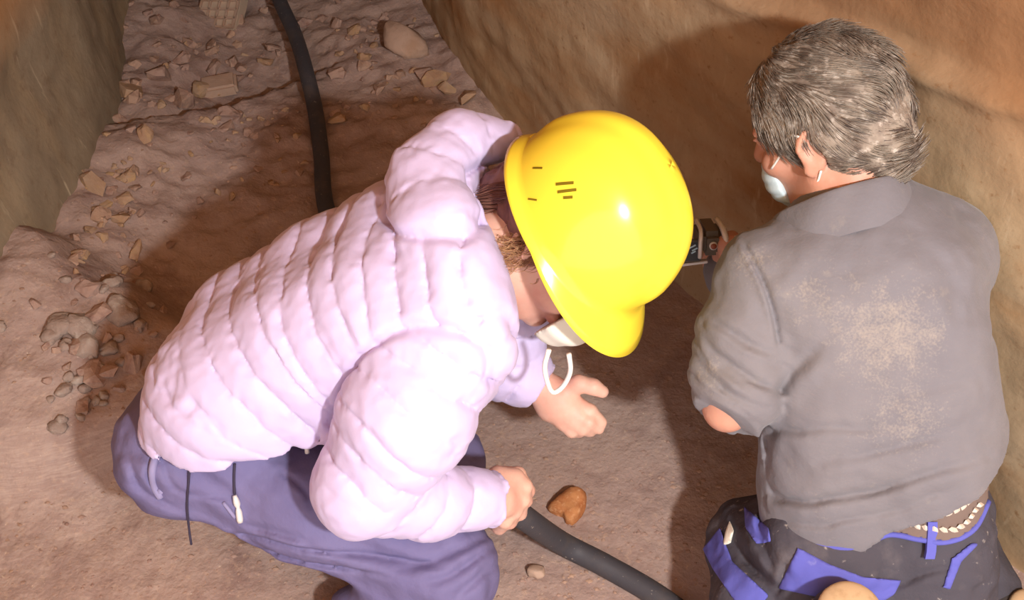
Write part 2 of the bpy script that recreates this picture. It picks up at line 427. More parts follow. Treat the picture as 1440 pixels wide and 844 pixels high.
# ------------------------------------------------------------------ walls and vault
def wall(name, base, sgn):
    seg = np.concatenate([[0], np.cumsum(np.linalg.norm(np.diff(base, axis=0), axis=1))])
    s = np.arange(0, seg[-1], .018)
    bx = np.interp(s, seg, base[:, 0]); by = np.interp(s, seg, base[:, 1])
    k = np.ones(21) / 21
    bx = np.convolve(np.pad(bx, 10, 'edge'), k, 'valid'); by = np.convolve(np.pad(by, 10, 'edge'), k, 'valid')
    tx = np.gradient(bx); ty = np.gradient(by); L = np.hypot(tx, ty)
    nx, ny = ty / L * sgn, -tx / L * sgn        # pointing outwards
    z = np.concatenate([np.arange(-.12, 1.0, .012), np.arange(1.0, 2.06, .05)])
    Sg, Z = np.meshgrid(np.arange(len(s)), z, indexing='ij'); Sg = Sg.ravel(); Z = Z.ravel()
    off = (.04 if sgn < 0 else -.13) * np.clip(Z, 0, 1.0) - .42 * np.clip(Z - .9, 0, 9) ** 2
    P = np.stack([bx[Sg], by[Sg], Z], 1)
    Q = np.stack([s[Sg], Z, np.zeros_like(Z) + 5 * sgn], 1)
    rel = .035 * fbm(Q * [1.6, 2.5, 1], 4) + .0025 * fbm(Q * [22, 3.0, 1], 3) + .0022 * noise(Q * 30) + .005 * noise(Q * 7)
    if sgn > 0:                                  # rock ledge running along the right wall
        zl = .865 - .15 * (s[Sg] - 2.62) + .010 * noise(Q * [5, 1, 1]); on = sstep(3.5, 3.1, s[Sg])
        rel += on * (.016 * sstep(-.006, .010, Z - zl) - .014 * np.exp(-((Z - zl + .012) / .016) ** 2))
        zl2 = zl + .09 + .03 * noise(Q * [3, 1, 1])
        rel -= .012 * sstep(-.03, .08, Z - zl2)
    o = off + rel
    P[:, 0] += nx[Sg] * o; P[:, 1] += ny[Sg] * o
    nz_ = len(z); ii = (np.arange(len(s) - 1)[:, None] * nz_ + np.arange(nz_ - 1)[None, :]).ravel()
    Fq = np.stack([ii, ii + nz_, ii + nz_ + 1, ii + 1], 1)
    if sgn < 0: Fq = Fq[:, ::-1]
    ob = link_mesh(name, P, Fq, M['wall'] if sgn > 0 else M['wall_l']); ob['kind'] = 'structure'
    top = P.reshape(len(s), nz_, 3)[:, -1]
    return top
topL = wall('wall_left', BASE_L, -1); topR = wall('wall_right', BASE_R, 1)
yy = np.linspace(-1.15, 6.1, 60); tt = np.linspace(0, 1, 15)
V = []
for y in yy:
    a = np.array([np.interp(y, topL[:, 1], topL[:, 0]) - .05, y, 2.0]); b = np.array([np.interp(y, topR[:, 1], topR[:, 0]) + .05, y, 2.0])
    for t in tt: V.append(a + (b - a) * t + np.array([0, 0, .30 * math.sin(math.pi * t)]))
V = np.array(V); V[:, 2] += .04 * fbm(V * 1.7, 3)
ii = (np.arange(59)[:, None] * 15 + np.arange(14)[None, :]).ravel()
link_mesh('ceiling', V, np.stack([ii, ii + 1, ii + 16, ii + 15], 1), M['wall'])['kind'] = 'structure'
link_mesh('wall_back', np.array([(-3.4, 6.05, -.3), (-.6, 6.05, -.3), (-.6, 6.05, 2.6), (-3.4, 6.05, 2.6)]), [(0, 1, 2, 3)], M['wall'])['kind'] = 'structure'

# ------------------------------------------------------------------ head builder (local axes f = face, l = left, c = crown)
def head_sdf(S, o, f, l, c, k=.02, sc=1.0):
    ax = (f, l, c)
    p = lambda a, b, d: o + (a * f + b * l + d * c) * sc
    S.ell(p(-.008, 0, .028), ax, (.098 * sc, .076 * sc, .090 * sc), k)
    S.ell(p(.034, 0, -.045), ax, (.060 * sc, .058 * sc, .072 * sc), k)
    S.cone(p(.035, 0, -.085), p(.074, 0, -.102), .040 * sc, .020 * sc, k)             # jaw to chin
    for s in (1, -1):
        S.cone(p(.0, s * .055, -.055), p(.055, s * .026, -.095), .022 * sc, .018 * sc, k)   # jawline
        S.ell(p(.066, s * .038, -.030), ax, (.026 * sc, .024 * sc, .022 * sc), .015)        # cheekbone
        S.cone(p(.088, s * .012, .022), p(.076, s * .05, .020), .009 * sc, .008 * sc, .01)  # brow
        S.ell(p(.094, s * .032, .003), ax, (.015 * sc, .017 * sc, .011 * sc), .008, 's')    # eye socket
        S.ell(p(.081, s * .031, .003), ax, (.013 * sc,) * 3, .002)                          # eyeball
        S.cone(p(.0935, s * .020, .010), p(.090, s * .044, .008), .0035, .003, .003)        # upper lid
        # ear: disc, helix, lobe, hollow
        e = p(-.012, s * .079, -.010); tl = unit(c * .97 - f * .22); fw = unit(np.cross(tl, l * 1.0)); nrm = unit(l * s * .85 - f * .5)
        fw = unit(f - nrm * (f @ nrm))
        S.ell(e, (fw, nrm, tl), (.019 * sc, .008 * sc, .031 * sc), .006)
        pts = [e + fw * .017 * math.cos(a) * (1 if a > 0 else 1) + tl * .029 * math.sin(a) + nrm * .005 for a in np.linspace(.2, math.pi * 1.28, 9)]
        S.chain(pts, [.0045] * 9, .003)
        S.ell(e - tl * .028 + fw * .004, (fw, nrm, tl), (.009, .006, .010), .006)
        S.ell(e + nrm * .009 + fw * .002, (fw, nrm, tl), (.010, .006, .017), .004, 's')
    S.cone(p(.096, 0, .008), p(.116, 0, -.028), .009 * sc, .012 * sc, .012)                 # nose
    for s in (1, -1): S.ell(p(.103, s * .011, -.031), ax, (.011, .008, .008), .006)
    S.cone(p(.094, .020, -.062), p(.094, -.020, -.062), .006, .006, .008)                   # lips
    S.cone(p(.093, .016, -.071), p(.093, -.016, -.071), .006, .006, .008)

def strands(name, roots, dirs_fn, n_seg, length, rad, matl, parent, rs):
    """tapered three-sided hair strands as one mesh"""
    n = len(roots); P = roots.copy(); path = [P.copy()]; D = None
    for k in range(n_seg):
        d = dirs_fn(P, k)
        P = P + d * (length / n_seg)[:, None]; path.append(P.copy())
    path = np.stack(path, 1)                        # n, seg+1, 3
    T = np.gradient(path, axis=1); T /= np.linalg.norm(T, axis=2, keepdims=True) + 1e-9
    ref = np.array([.3, .5, .81]); A = np.cross(T, ref); A /= np.linalg.norm(A, axis=2, keepdims=True) + 1e-9
    B = np.cross(T, A)
    r = (rad[:, None] * np.linspace(1, .25, n_seg + 1)[None, :])[:, :, None]
    rings = [path + r * (A * math.cos(a) + B * math.sin(a)) for a in (0, 2.094, 4.189)]
    Vv = np.stack(rings, 2).reshape(-1, 3)
    base = (np.arange(n)[:, None] * (n_seg + 1) + np.arange(n_seg)[None, :]).ravel() * 3
    Q = np.concatenate([np.stack([base + i, base + (i + 1) % 3, base + 3 + (i + 1) % 3, base + 3 + i], 1) for i in range(3)])
    return link_mesh(name, Vv, Q, matl, parent)

# depth at which the view ray through a pixel meets a field (used to lay straps and cords on cloth)
def hit(Fd, px, py, d0, d1, lift=0.0):
    for d in np.arange(d0, d1, .004):
        p = at(px, py, d); i = np.round((p - Fd.lo) / Fd.res).astype(int)
        if np.all(i >= 0) and np.all(i < Fd.n) and Fd.f[tuple(i)] < lift: return p
    return at(px, py, d1)
# ------------------------------------------------------------------ woman in the lilac jacket
wf = cv(.50, -.866, 0); wc = cv(.69, .40, .60); wc = unit(wc - wf * (wc @ wf)); wl = np.cross(wc, wf)     # left ear direction
HC = at(821, 314, 1.40)                               # centre of the helmet rim
WH = HC - .045 * wc                                   # head centre
W = root('person', (-.40, .90, gz(-.40, .90)), 'crouching person in lilac quilted jacket and purple-grey trousers, bent over a black hose', 'person')
LW = unit(np.array([.2, .98, 0]))                     # towards her left
tor = [at(322, 588, 1.62), at(350, 520, 1.58), at(455, 445, 1.54), at(560, 398, 1.49), at(645, 372, 1.45)]
tor_r = [.112, .116, .104, .100, .080]
armN = [at(622, 478, 1.395), at(570, 585, 1.395), at(512, 684, 1.42), at(600, 704, 1.475), at(700, 702, 1.54)]
armN_r = [.084, .088, .066, .052, .043]
armF = [at(690, 370, 1.58), at(712, 450, 1.64), at(715, 515, 1.66), at(764, 545, 1.665)]
armF_r = [.075, .062, .052, .042]
hood = [at(712, 196, 1.50), at(648, 206, 1.475), at(602, 256, 1.44), at(616, 322, 1.39), at(645, 392, 1.372), at(672, 452, 1.362), at(692, 504, 1.372)]
hood_r = [.026, .043, .050, .054, .049, .040, .028]
hipN, kneeN, ankN = at(288, 648, 1.60), at(622, 802, 1.60), at(468, 915, 1.68)
hipF, kneeF, ankF = at(310, 560, 1.74), at(618, 650, 1.80), at(470, 760, 1.93)

# body (skin): one continuous figure
B_ = Field((-.80, .55, .0), (.32, 1.55, .92), .0036)
B_.chain([at(285, 610, 1.66)] + tor[1:], [.09, .085, .075, .07, .055], .03)
B_.chain([tor[4], at(700, 350, 1.44), WH - .03 * wc - .02 * wf], [.06, .052, .052], .03)
head_sdf(B_, WH, wf, wl, wc)
B_.chain([tor[3]] + armN, [.06, .05, .045, .036, .030, .026], .02)
B_.chain([tor[3]] + armF, [.06, .045, .036, .030, .024], .02)
for h, k_, a_ in ((hipN, kneeN, ankN), (hipF, kneeF, ankF)): B_.chain([at(285, 610, 1.66), h, k_, a_], [.08, .07, .05, .035], .03)
def fingers(S, chains, r0, r1, k=.005):
    for c in chains:
        n = len(c); S.chain(c, list(np.linspace(r0, r1, n)), k)
# near hand: fist around the hose
wrN = armN[-1]
toV = -F_                                             # towards the viewer
S_ = B_
S_.cone(wrN, at(704, 694, 1.555), .027, .030, .015)
S_.cone(at(704, 680, 1.56), at(722, 676, 1.565), .028, .020, .012)
S_.cone(at(702, 706, 1.555), at(716, 706, 1.555), .028, .020, .012)
fingers(S_, [[at(718, 672, 1.555), at(738, 684, 1.565), at(739, 704, 1.60), at(722, 708, 1.625)],
             [at(716, 686, 1.548), at(735, 702, 1.560), at(731, 722, 1.595), at(714, 720, 1.625)],
             [at(710, 700, 1.545), at(724, 718, 1.558), at(717, 734, 1.592), at(702, 728, 1.62)],
             [at(700, 712, 1.545), at(710, 732, 1.558), at(702, 742, 1.590), at(690, 734, 1.615)]], .0125, .0095)
fingers(S_, [[at(706, 668, 1.58), at(728, 668, 1.605), at(742, 690, 1.63), at(736, 706, 1.64)]], .014, .010)
# far hand: open, palm down, thumb out
wrF = armF[-1]
S_.cone(wrF, at(786, 562, 1.665), .025, .030, .015)
S_.cone(at(782, 566, 1.665), at(806, 582, 1.66), .036, .028, .012, flat=(toV, .75))
fingers(S_, [[at(806, 566, 1.66), at(830, 578, 1.655), at(846, 594, 1.665)],
             [at(806, 580, 1.655), at(827, 594, 1.65), at(842, 603, 1.665)],
             [at(800, 590, 1.655), at(818, 603, 1.655), at(830, 607, 1.672)],
             [at(790, 594, 1.66), at(804, 606, 1.662), at(815, 608, 1.678)]], .0125, .0095)
fingers(S_, [[at(792, 552, 1.655), at(814, 540, 1.645), at(834, 544, 1.64), at(847, 551, 1.645)]], .0155, .0105, .008)
V, Q = B_.mesh(); link_mesh('body', V, Q, M['skin'], W)

# jacket
J = Field((-.72, .74, .16), (.14, 1.50, .88), .0030)
for s in (.06, -.06):
    J.chain([p + LW * s for p in tor], tor_r, .05)
J.cone(tor[3], armN[0], .09, .08, .05); J.cone(tor[3] + LW * .06, armF[0], .09, .07, .05)
J.cone(at(632, 470, 1.41), at(655, 520, 1.44), .072, .055, .04)             # chest
J.cone(at(560, 560, 1.52), at(430, 600, 1.56), .09, .085, .05)              # belly
hA, hB, hC_ = at(203, 522, 1.60), hit(J, 340, 652, 1.2, 1.7), hit(J, 450, 628, 1.2, 1.7)
hn = unit(np.cross(hB - hA, hC_ - hA)); hn = hn if hn @ (tor[2] - hA) > 0 else -hn
J.cut(hA, hn)

def blank():
    q = copy.copy(J); q.f = np.full_like(J.f, .25); return q
K = blank(); K.chain(armN, armN_r, .03); K.cut(at(695, 702, 1.54), armN[-2] - armN[-1])
K2 = blank(); K2.chain(armF, armF_r, .03); K2.cut(at(762, 543, 1.665), armF[-2] - armF[-1])
K.f = np.minimum(K.f, K2.f)
K.chain(hood, hood_r, .045)
h_k = np.maximum(.022 - np.abs(J.f - K.f), 0) / .022
J.f = np.minimum(J.f, K.f) - h_k * h_k * .0055
idx, P = J.near(.03)
dT = np.minimum(seg_param(P - LW * .06, tor)[0], seg_param(P + LW * .06, tor)[0]) - .105
_, sT = seg_param(P, tor)
dA, sA = seg_param(P, armN); dA = dA - np.interp(sA, np.cumsum([0] + [np.linalg.norm(armN[i + 1] - armN[i]) for i in range(4)]), armN_r)
dB, sB = seg_param(P, armF); dB = dB - np.interp(sB, np.cumsum([0] + [np.linalg.norm(armF[i + 1] - armF[i]) for i in range(3)]), armF_r)
dH, sH = seg_param(P, hood); dH = dH - np.interp(sH, np.cumsum([0] + [np.linalg.norm(hood[i + 1] - hood[i]) for i in range(6)]), hood_r)
lat = (P - tor[2]) @ LW
D4 = np.stack([dT, dA, dB, dH], 1); w_ = np.argmin(D4, 1)
wob = .008 * noise(P * 9) + .004 * noise(P * 22)
ph = np.where(w_ == 0, (sT + wob - .06 * np.abs(np.clip(lat + .02, -.2, .2)) ** 1.0) / .0450,
     np.where(w_ == 1, (sA + wob - .25 * ((P - armN[1]) @ R_)) / .046, np.where(w_ == 2, (sB + wob) / .042, (sH + wob * .5) / .052 + .2)))
q = np.abs(np.sin(math.pi * ph))
amp = np.where(w_ == 3, .0038, np.where(w_ == 1, .0065, .0075))
puff = amp * (np.clip(q, 0, 1) ** .42 - .78)
puff = puff + .0036 * noise(P * 50) * (1 - q) ** 1.2 + .0016 * noise(P * 100) * (1 - q) + .0022 * noise(P * [16, 24, 16]) + .0007 * noise(P * 80)
d2 = np.sort(D4, 1); puff = puff - .010 * np.exp(-((d2[:, 1] - d2[:, 0]) / .006) ** 2) * (d2[:, 0] < .02)
J.f[idx] -= puff.astype(np.float32)
V, Q = J.mesh(); link_mesh('jacket', V, Q, M['jacket'], W)

# trousers
T = Field((-.80, .55, .02), (.10, 1.45, .58), .0038)
for s in (.07, -.07): T.cone(at(276, 602, 1.64) + LW * s * .75, at(330, 560, 1.62) + LW * s * .75, .102, .10, .04)
T.chain([hipN, at(450, 712, 1.595), kneeN], [.084, .086, .082], .04)
T.chain([kneeN, ankN], [.080, .068], .03)
T.chain([hipF, kneeF], [.10, .074], .04); T.chain([kneeF, ankF], [.074, .062], .03)
idx, P = T.near(.025)
thd = unit(kneeN - hipN)
a = (P - hipN) @ thd; b = (P - hipN) @ unit(np.cross(thd, -F_))
wr = .0075 * noise(np.stack([a * 9, b * 34, a * 0], 1) + noise(P * 6)[:, None] * 1.2) + .004 * noise(P * 11) + .0015 * noise(P * 48)
fold = -.011 * np.exp(-((b - .110 + .36 * a + .01 * noise(P * 8)) / .005) ** 2) * sstep(.06, .14, a) * sstep(.44, .34, a)
fold += -.009 * np.exp(-((b - .128 + .32 * a + .01 * noise(P * 7 + 5)) / .005) ** 2) * sstep(.12, .2, a) * sstep(.36, .28, a)
fold = fold + folds(P, [([(500, 645), (508, 670), (500, 700)], .006, .005), ([(470, 650), (476, 672), (474, 690)], .005, .004), ([(600, 822), (650, 800), (694, 768)], .008, .006),
    ([(560, 800), (620, 784), (690, 752)], .007, .006), ([(640, 840), (670, 815), (698, 790)], .007, .006), ([(226, 640), (250, 690), (330, 700)], .005, .004), ([(216, 642), (210, 672), (228, 700)], .006, .004),
    ([(178, 640), (200, 690), (260, 722)], .006, .005), ([(330, 735), (400, 752), (450, 775)], .006, .005), ([(395, 660), (430, 690), (440, 720)], .005, .005), ([(620, 620), (640, 650), (632, 680)], .006, .006)], 1.72)
T.f[idx] -= (wr + fold).astype(np.float32)
Tf = T
V, Q = T.mesh(); link_mesh('trousers', V, Q, M['trousers'], W)

# boots below the trouser legs
for an in (ankN, ankF):
    b_ = Field(np.minimum(an - .12, (9, 9, -.02)), an + np.array([.26, .12, .10]), .006)
    b_.cone(an, an * [1, 1, 0] + [.02, 0, .05], .052, .046, .03); b_.cone(an * [1, 1, 0] + [0, 0, .045], an * [1, 1, 0] + [.15, -.03, .035], .045, .036, .03)
    b_.cut((0, 0, .004), (0, 0, 1))
    V, Q = b_.mesh(); link_mesh('boot', V, Q, M['boot_dark'], W)

def tube(name, pts, rad, matl, parent=None, sides=10, caps=True):
    pts = np.asarray(pts, float); n = len(pts)
    rad = np.full(n, rad) if np.isscalar(rad) else np.asarray(rad)
    T_ = np.gradient(pts, axis=0); T_ /= np.linalg.norm(T_, axis=1)[:, None]
    a0 = unit(np.cross(T_[0], [.2, .3, .93])); Vv = []
    for i in range(n):
        a0 = unit(a0 - T_[i] * (a0 @ T_[i])); b0 = np.cross(T_[i], a0)
        for s in range(sides):
            t = 2 * math.pi * s / sides
            Vv.append(pts[i] + rad[i] * (a0 * math.cos(t) + b0 * math.sin(t)))
    Fc = [(i * sides + s, i * sides + (s + 1) % sides, (i + 1) * sides + (s + 1) % sides, (i + 1) * sides + s) for i in range(n - 1) for s in range(sides)]
    if caps: Fc += [tuple(range(sides))[::-1], tuple((n - 1) * sides + s for s in range(sides))]
    return link_mesh(name, Vv, Fc, matl, parent)
def box_mesh(name, c, ax, half, matl, parent=None, bev=.15):
    bm = bmesh.new(); bmesh.ops.create_cube(bm, size=2)
    for v in bm.verts: v.co = Vector((v.co.x * half[0], v.co.y * half[1], v.co.z * half[2]))
    if bev: bmesh.ops.bevel(bm, geom=bm.edges[:], offset=min(half) * 2 * bev, segments=2, affect='EDGES')
    Mx = Matrix([[ax[0][i], ax[1][i], ax[2][i]] for i in range(3)])
    Vv = [np.array(Mx @ v.co) + c for v in bm.verts]; Fc = [tuple(v.index for v in f.verts) for f in bm.faces]
    bm.free()
    return link_mesh(name, Vv, Fc, matl, parent, smooth=False)

tube('strap', spline([hit(Tf, x, y, 1.3, 1.8, .004) for x, y in ((219, 640), (214, 662), (217, 684), (226, 700))], 14), .006, M['trouser_dark'], W, 6)
tube('strap', spline([hit(Tf, 226, 690, 1.3, 1.8, .003), at(218, 708, 1.575), at(214, 716, 1.58)], 8), .005, M['trouser_dark'], W, 6)
tube('drawcord', spline([hit(Tf, 268, 640, 1.3, 1.8, .004), hit(Tf, 265, 680, 1.3, 1.8, .004), hit(Tf, 263, 712, 1.3, 1.8, .004), at(266, 745, 1.55), at(269, 766, 1.56)], 20), .0018, M['cord'], W, 6)
zp = tube('zip', spline([hit(Tf, x, y, 1.3, 1.8, .003) for x, y in ((330, 652), (329, 674), (330, 695))], 10), .0020, M['cord'], W, 6)
tube('zip_puller', spline([hit(Tf, x, y, 1.3, 1.8, .006) for x, y in ((330, 697), (335, 716), (338, 735))], 10), [.003, .004, .005, .005, .003, .0045, .005, .005, .005, .004], M['silver'], W, 8)
tube('reflective_tab', spline([hit(Tf, x, y, 1.3, 1.8, .004) for x, y in ((314, 707), (322, 717), (330, 728))], 8), .003, M['trouser_dark'], W, 6)
tube('cord_toggle', [at(431, 627, 1.49), at(432, 637, 1.495)], .0035, M['silver'], W, 8)

# hair: cap under the helmet, loose strands at the nape and over the ear
h_ = Field(WH - .17, WH + .17, .004)
ax = (wf, wl, wc)
h_.ell(WH - .016 * wf + .026 * wc, ax, (.100, .084, .094), .01)
h_.cone(WH - .085 * wf - .03 * wc, WH - .095 * wf - .085 * wc, .045, .038, .03)
h_.cut(WH + .02 * wf, -wf + .25 * wc)
idx, P = h_.near(.02)
h_.f[idx] -= (.0035 * noise(np.stack([P @ wf * 20, P @ wl * 90, P @ wc * 90], 1))).astype(np.float32)
V, Q = h_.mesh(); hr = link_mesh('hair', V, Q, M['hair_brown'], W)
rs = np.random.RandomState(3)
n = 900
th = rs.uniform(-.8, .8, n); el = rs.uniform(-.6, .25, n)
dl = np.stack([-np.cos(el) * np.cos(th), -np.cos(el) * np.sin(th), np.sin(el)], 1)
Rt = WH + (dl * [.112, .090, .100]) @ np.array(ax)
def dfn(P, k): 
    return unit(-wc * .9 - wf * .35) + .25 * np.stack([noise(P * 60 + 3 * k), noise(P * 60 + 40), noise(P * 60 + 80)], 1)
strands('loose_hair', Rt, dfn, 5, rs.uniform(.02, .06, n), rs.uniform(.0005, .0012, n), M['hair_brown'], W, rs)
n = 420; e0 = WH - .030 * wf - .080 * wl + .0 * wc
Rt = e0 + rs.normal(0, 1, (n, 3)) @ np.array([wf * .012, wl * .006, wc * .016])
strands('ear_hair', Rt + .02 * wf, lambda P, k: unit(-wc * .8 + wf * (.5 - .3 * k) - wl * .3) + .35 * np.stack([noise(P * 50 + 5), noise(P * 50 + 40), noise(P * 50 + 80)], 1),
        6, rs.uniform(.015, .035, n), rs.uniform(.0005, .0010, n), M['hair_fair'], W, rs)

# dust mask: moulded cup over nose and mouth, elastic loop
mk = Field(WH - .2, WH + .22, .003)
mo = WH + .088 * wf - .052 * wc
mk.ell(mo, (wf, wl, wc), (.056, .056, .056), .01)
idx, P = mk.near(.01); mk.f[idx] -= (.0015 * np.cos(((P - mo) @ wc) / .056 * 9)).astype(np.float32)
mk.cut(WH + .098 * wf, wf)
V, Q = mk.mesh(); mask = link_mesh('face_mask', V, Q, M['mask'], W)
tube('mask_loop', spline([at(772, 492, 1.36), at(766, 515, 1.38), at(770, 538, 1.40), at(778, 552, 1.42), at(792, 543, 1.42), at(802, 522, 1.40), at(800, 498, 1.375)], 24), .0035, M['white'], mask, 8)

# ------------------------------------------------------------------ yellow helmet
Hh = root('hard_hat', tuple(HC), 'glossy yellow hard hat on the head of the person in lilac', 'hard hat')
NA, NT = 120, 34
ea, eb, eh = .136, .113, .148
Vv = []
for j in range(NT + 1):
    t = j / NT
    for i in range(NA):
        ph_ = 2 * math.pi * i / NA; cx, sx = math.cos(ph_), math.sin(ph_)
        frontness = max(0, cx) ** 1.15
        if t < .12:                                   # flange and peak
            u = 1 - t / .12
            ext = (.011 + .040 * frontness) * u
            x = (ea + ext) * cx; y = (eb + ext * .8) * sx
            z = -.004 - .012 * u - .022 * frontness * u ** 1.3 + .014 * max(0, -cx) ** 2 * (1 - u) 
        else:
            a = (t - .12) / .88 * math.pi / 2
            ca = math.cos(a) ** .80; sa = math.sin(a) ** .93
            x = ea * cx * ca - .006 * sa; y = eb * sx * ca; z = eh * sa
            rid = math.exp(-(y / .024) ** 4) * sstep(.05, .35, sa) * (.007)
            z += rid * sa; x += rid * (1 - sa) * np.sign(cx) * abs(cx)
            side = math.exp(-((abs(y) - .062) / .012) ** 2) * sstep(.25, .5, sa)
            z -= .0022 * side
        Vv.append(HC + x * wf + y * wl + z * wc)
Fc = [(j * NA + i, j * NA + (i + 1) % NA, (j + 1) * NA + (i + 1) % NA, (j + 1) * NA + i) for j in range(NT) for i in range(NA)]
sh = link_mesh('shell', Vv, Fc, M['helmet'], Hh)
md = sh.modifiers.new('thick', 'SOLIDIFY'); md.thickness = .003; md.offset = -1
def dome(phi, a, lift=0.0):
    ca = math.cos(a) ** .80; sa = math.sin(a) ** .93
    p = np.array([ea * math.cos(phi) * ca - .006 * sa, eb * math.sin(phi) * ca, eh * sa])
    nrm = unit(p / np.array([ea, eb, eh]) ** 2)
    p = p + nrm * lift
    return HC + p[0] * wf + p[1] * wl + p[2] * wc, unit(nrm[0] * wf + nrm[1] * wl + nrm[2] * wc)
def strip_on_dome(name, p0, p1, w, matl, lift=.0012):
    Vv = []
    for t in np.linspace(0, 1, 5):
        ph_, a = p0[0] + (p1[0] - p0[0]) * t, p0[1] + (p1[1] - p0[1]) * t
        c, nm = dome(ph_, a, lift); c2, _ = dome(p1[0], p1[1], lift); c1, _ = dome(p0[0], p0[1], lift)
        sd = unit(np.cross(nm, c2 - c1))
        Vv += [c - sd * w, c + sd * w, c + sd * w - nm * .004, c - sd * w - nm * .004]
    Fc = []
    for i in range(4):
        b = i * 4
        Fc += [(b + k, b + (k + 1) % 4, b + 4 + (k + 1) % 4, b + 4 + k) for k in range(4)]
    Fc += [(3, 2, 1, 0), (16, 17, 18, 19)]
    return link_mesh(name, Vv, Fc, matl, Hh, smooth=False)
for (p0, p1) in (((-2.00, .34), (-1.93, .50)), ((-1.92, .33), (-1.85, .50)), ((-1.84, .36), (-1.80, .44))):
    strip_on_dome('vent_slot', p0, p1, .0018, M['helmet_dark'])
for (p0, p1) in (((-2.30, .16), (-2.24, .25)), ((-2.02, .05), (-1.96, .12))):
    strip_on_dome('vent_slot', p0, p1, .0012, M['helmet_dark'])
# inner head band and its clip, seen under the rim by the temple
bp = [HC + .098 * math.cos(a) * wf + .088 * math.sin(a) * wl - .004 * wc for a in np.linspace(-math.pi, math.pi, 41)]
tube('head_band', bp, .006, M['helmet_dark'], Hh, 6, False)
box_mesh('band_clip', HC + .060 * wf - .098 * wl - .016 * wc, (wf, wl, wc), (.008, .003, .006), M['silver'], Hh)

# ------------------------------------------------------------------ kneeling man with the grey sweatshirt
mf = cv(-.67, -.06, -.74); mc = cv(-.34, .87, .34); mc = unit(mc - mf * (mc @ mf)); ml = np.cross(mc, mf)
MH = at(1163, 172, 1.42)
G = root('person', (.52, .85, gz(.52, .85)), 'kneeling grey-haired person in dusty grey sweatshirt and dark work trousers, seen from behind', 'person')
LM = unit(np.array([-.97, .12, -.10]))                # towards his left
mt = [at(1240, 812, 1.535), at(1236, 690, 1.52), at(1234, 600, 1.49), at(1232, 500, 1.46), at(1210, 400, 1.44), at(1188, 305, 1.43)]
mr = [.096, .102, .101, .098, .094, .060]; msp = [.066, .062, .055, .050, .060, .014]
shL, shR = at(1078, 392, 1.44), at(1316, 368, 1.48)
aL = [shL, at(1047, 470, 1.44), at(1033, 545, 1.445), at(1020, 590, 1.455)]; aLr = [.066, .060, .057, .046]
elbL = at(1022, 574, 1.46); wriL = at(1052, 385, 1.66)
aR = [shR, at(1304, 470, 1.56), at(1180, 440, 1.70), at(1036, 388, 1.72), at(1020, 382, 1.75)]; aRr = [.070, .060, .052, .044, .036]
mhipL, mkneeL, mankL = at(1150, 780, 1.53), at(1066, 770, 1.66), at(1120, 905, 1.60)
mhipR, mkneeR, mankR = at(1288, 770, 1.55), at(1318, 745, 1.72), at(1384, 838, 1.66)

Bm = Field((-.0, .52, -.02), (1.0, 1.45, 1.02), .0036)
Bm.chain([mt[1], mt[2], mt[3], mt[4], mt[5]], [.09, .09, .09, .07, .055], .03)
Bm.chain([mt[5], MH - .04 * mc - .03 * mf], [.058, .058], .03)
head_sdf(Bm, MH, mf, ml, mc)
Bm.chain([mt[4], shL] + aL[1:3] + [elbL], [.06, .05, .042, .040, .032], .02)
Bm.chain([elbL, at(1030, 480, 1.56), wriL], [.031, .031, .026], .012)
Bm.chain([mt[4]] + aR, [.06, .05, .042, .036, .028, .025], .02)
for h, k_, a_ in ((mhipL, mkneeL, mankL), (mhipR, mkneeR, mankR)): Bm.chain([mt[1], h, k_, a_], [.05, .05, .045, .035], .03)
# hands close on the camera
for wr0, pal, fl in ((wriL, at(1042, 358, 1.675), [[(1018, 342, 1.668), (1006, 336, 1.70), (1008, 344, 1.725)], [(1019, 350, 1.67), (1008, 348, 1.70), (1010, 354, 1.725)],
                                       [(1020, 358, 1.672), (1011, 360, 1.70), (1013, 364, 1.72)], [(1023, 366, 1.675), (1016, 370, 1.70), (1018, 374, 1.715)],
                                       [(1026, 342, 1.67), (1030, 334, 1.69), (1018, 333, 1.70)]]),
                     (aR[-1], at(1020, 378, 1.76), [[(1012, 370, 1.76), (1004, 364, 1.765), (996, 360, 1.77)], [(1010, 376, 1.762), (1001, 370, 1.768), (994, 366, 1.775)],
                                       [(1011, 384, 1.762), (1002, 378, 1.77), (996, 374, 1.778)], [(1013, 390, 1.76), (1005, 386, 1.77), (1000, 382, 1.775)],
                                       [(1018, 368, 1.75), (1012, 360, 1.752), (1006, 356, 1.755)]])):
    Bm.cone(wr0, pal, .026, .030, .015)
    for c in fl: Bm.chain([pal] + [at(*q) for q in c], [.016, .0115, .0105, .0095], .005)
V, Q = Bm.mesh(); link_mesh('body', V, Q, M['skin_man'], G)

Sw = Field((.12, .52, .10), (.86, 1.42, .98), .0038)
for s in (1, -1):
    Sw.chain([mt[i] + LM * msp[i] * s for i in range(6)], mr, .05)
Sw.cone(mt[4], shL, .095, .068, .05); Sw.cone(mt[4], shR, .095, .072, .05)
SA = copy.copy(Sw); SA.f = np.full_like(Sw.f, .25); SA.chain(aL, aLr, .015)
cu = unit(np.cross(at(1066, 600, 1.43) - at(975, 560, 1.44), F_ * .8 - U_ * .3)); SA.cut(at(1014, 586, 1.445), cu if cu @ U_ > 0 else -cu)
h_k = np.maximum(.015 - np.abs(Sw.f - SA.f), 0) / .015; Sw.f = np.minimum(Sw.f, SA.f) - h_k * h_k * .00375
Sw.chain(aR, aRr, .03)
Sw.cone(at(1245, 312, 1.45), at(1318, 352, 1.47), .050, .064, .05)
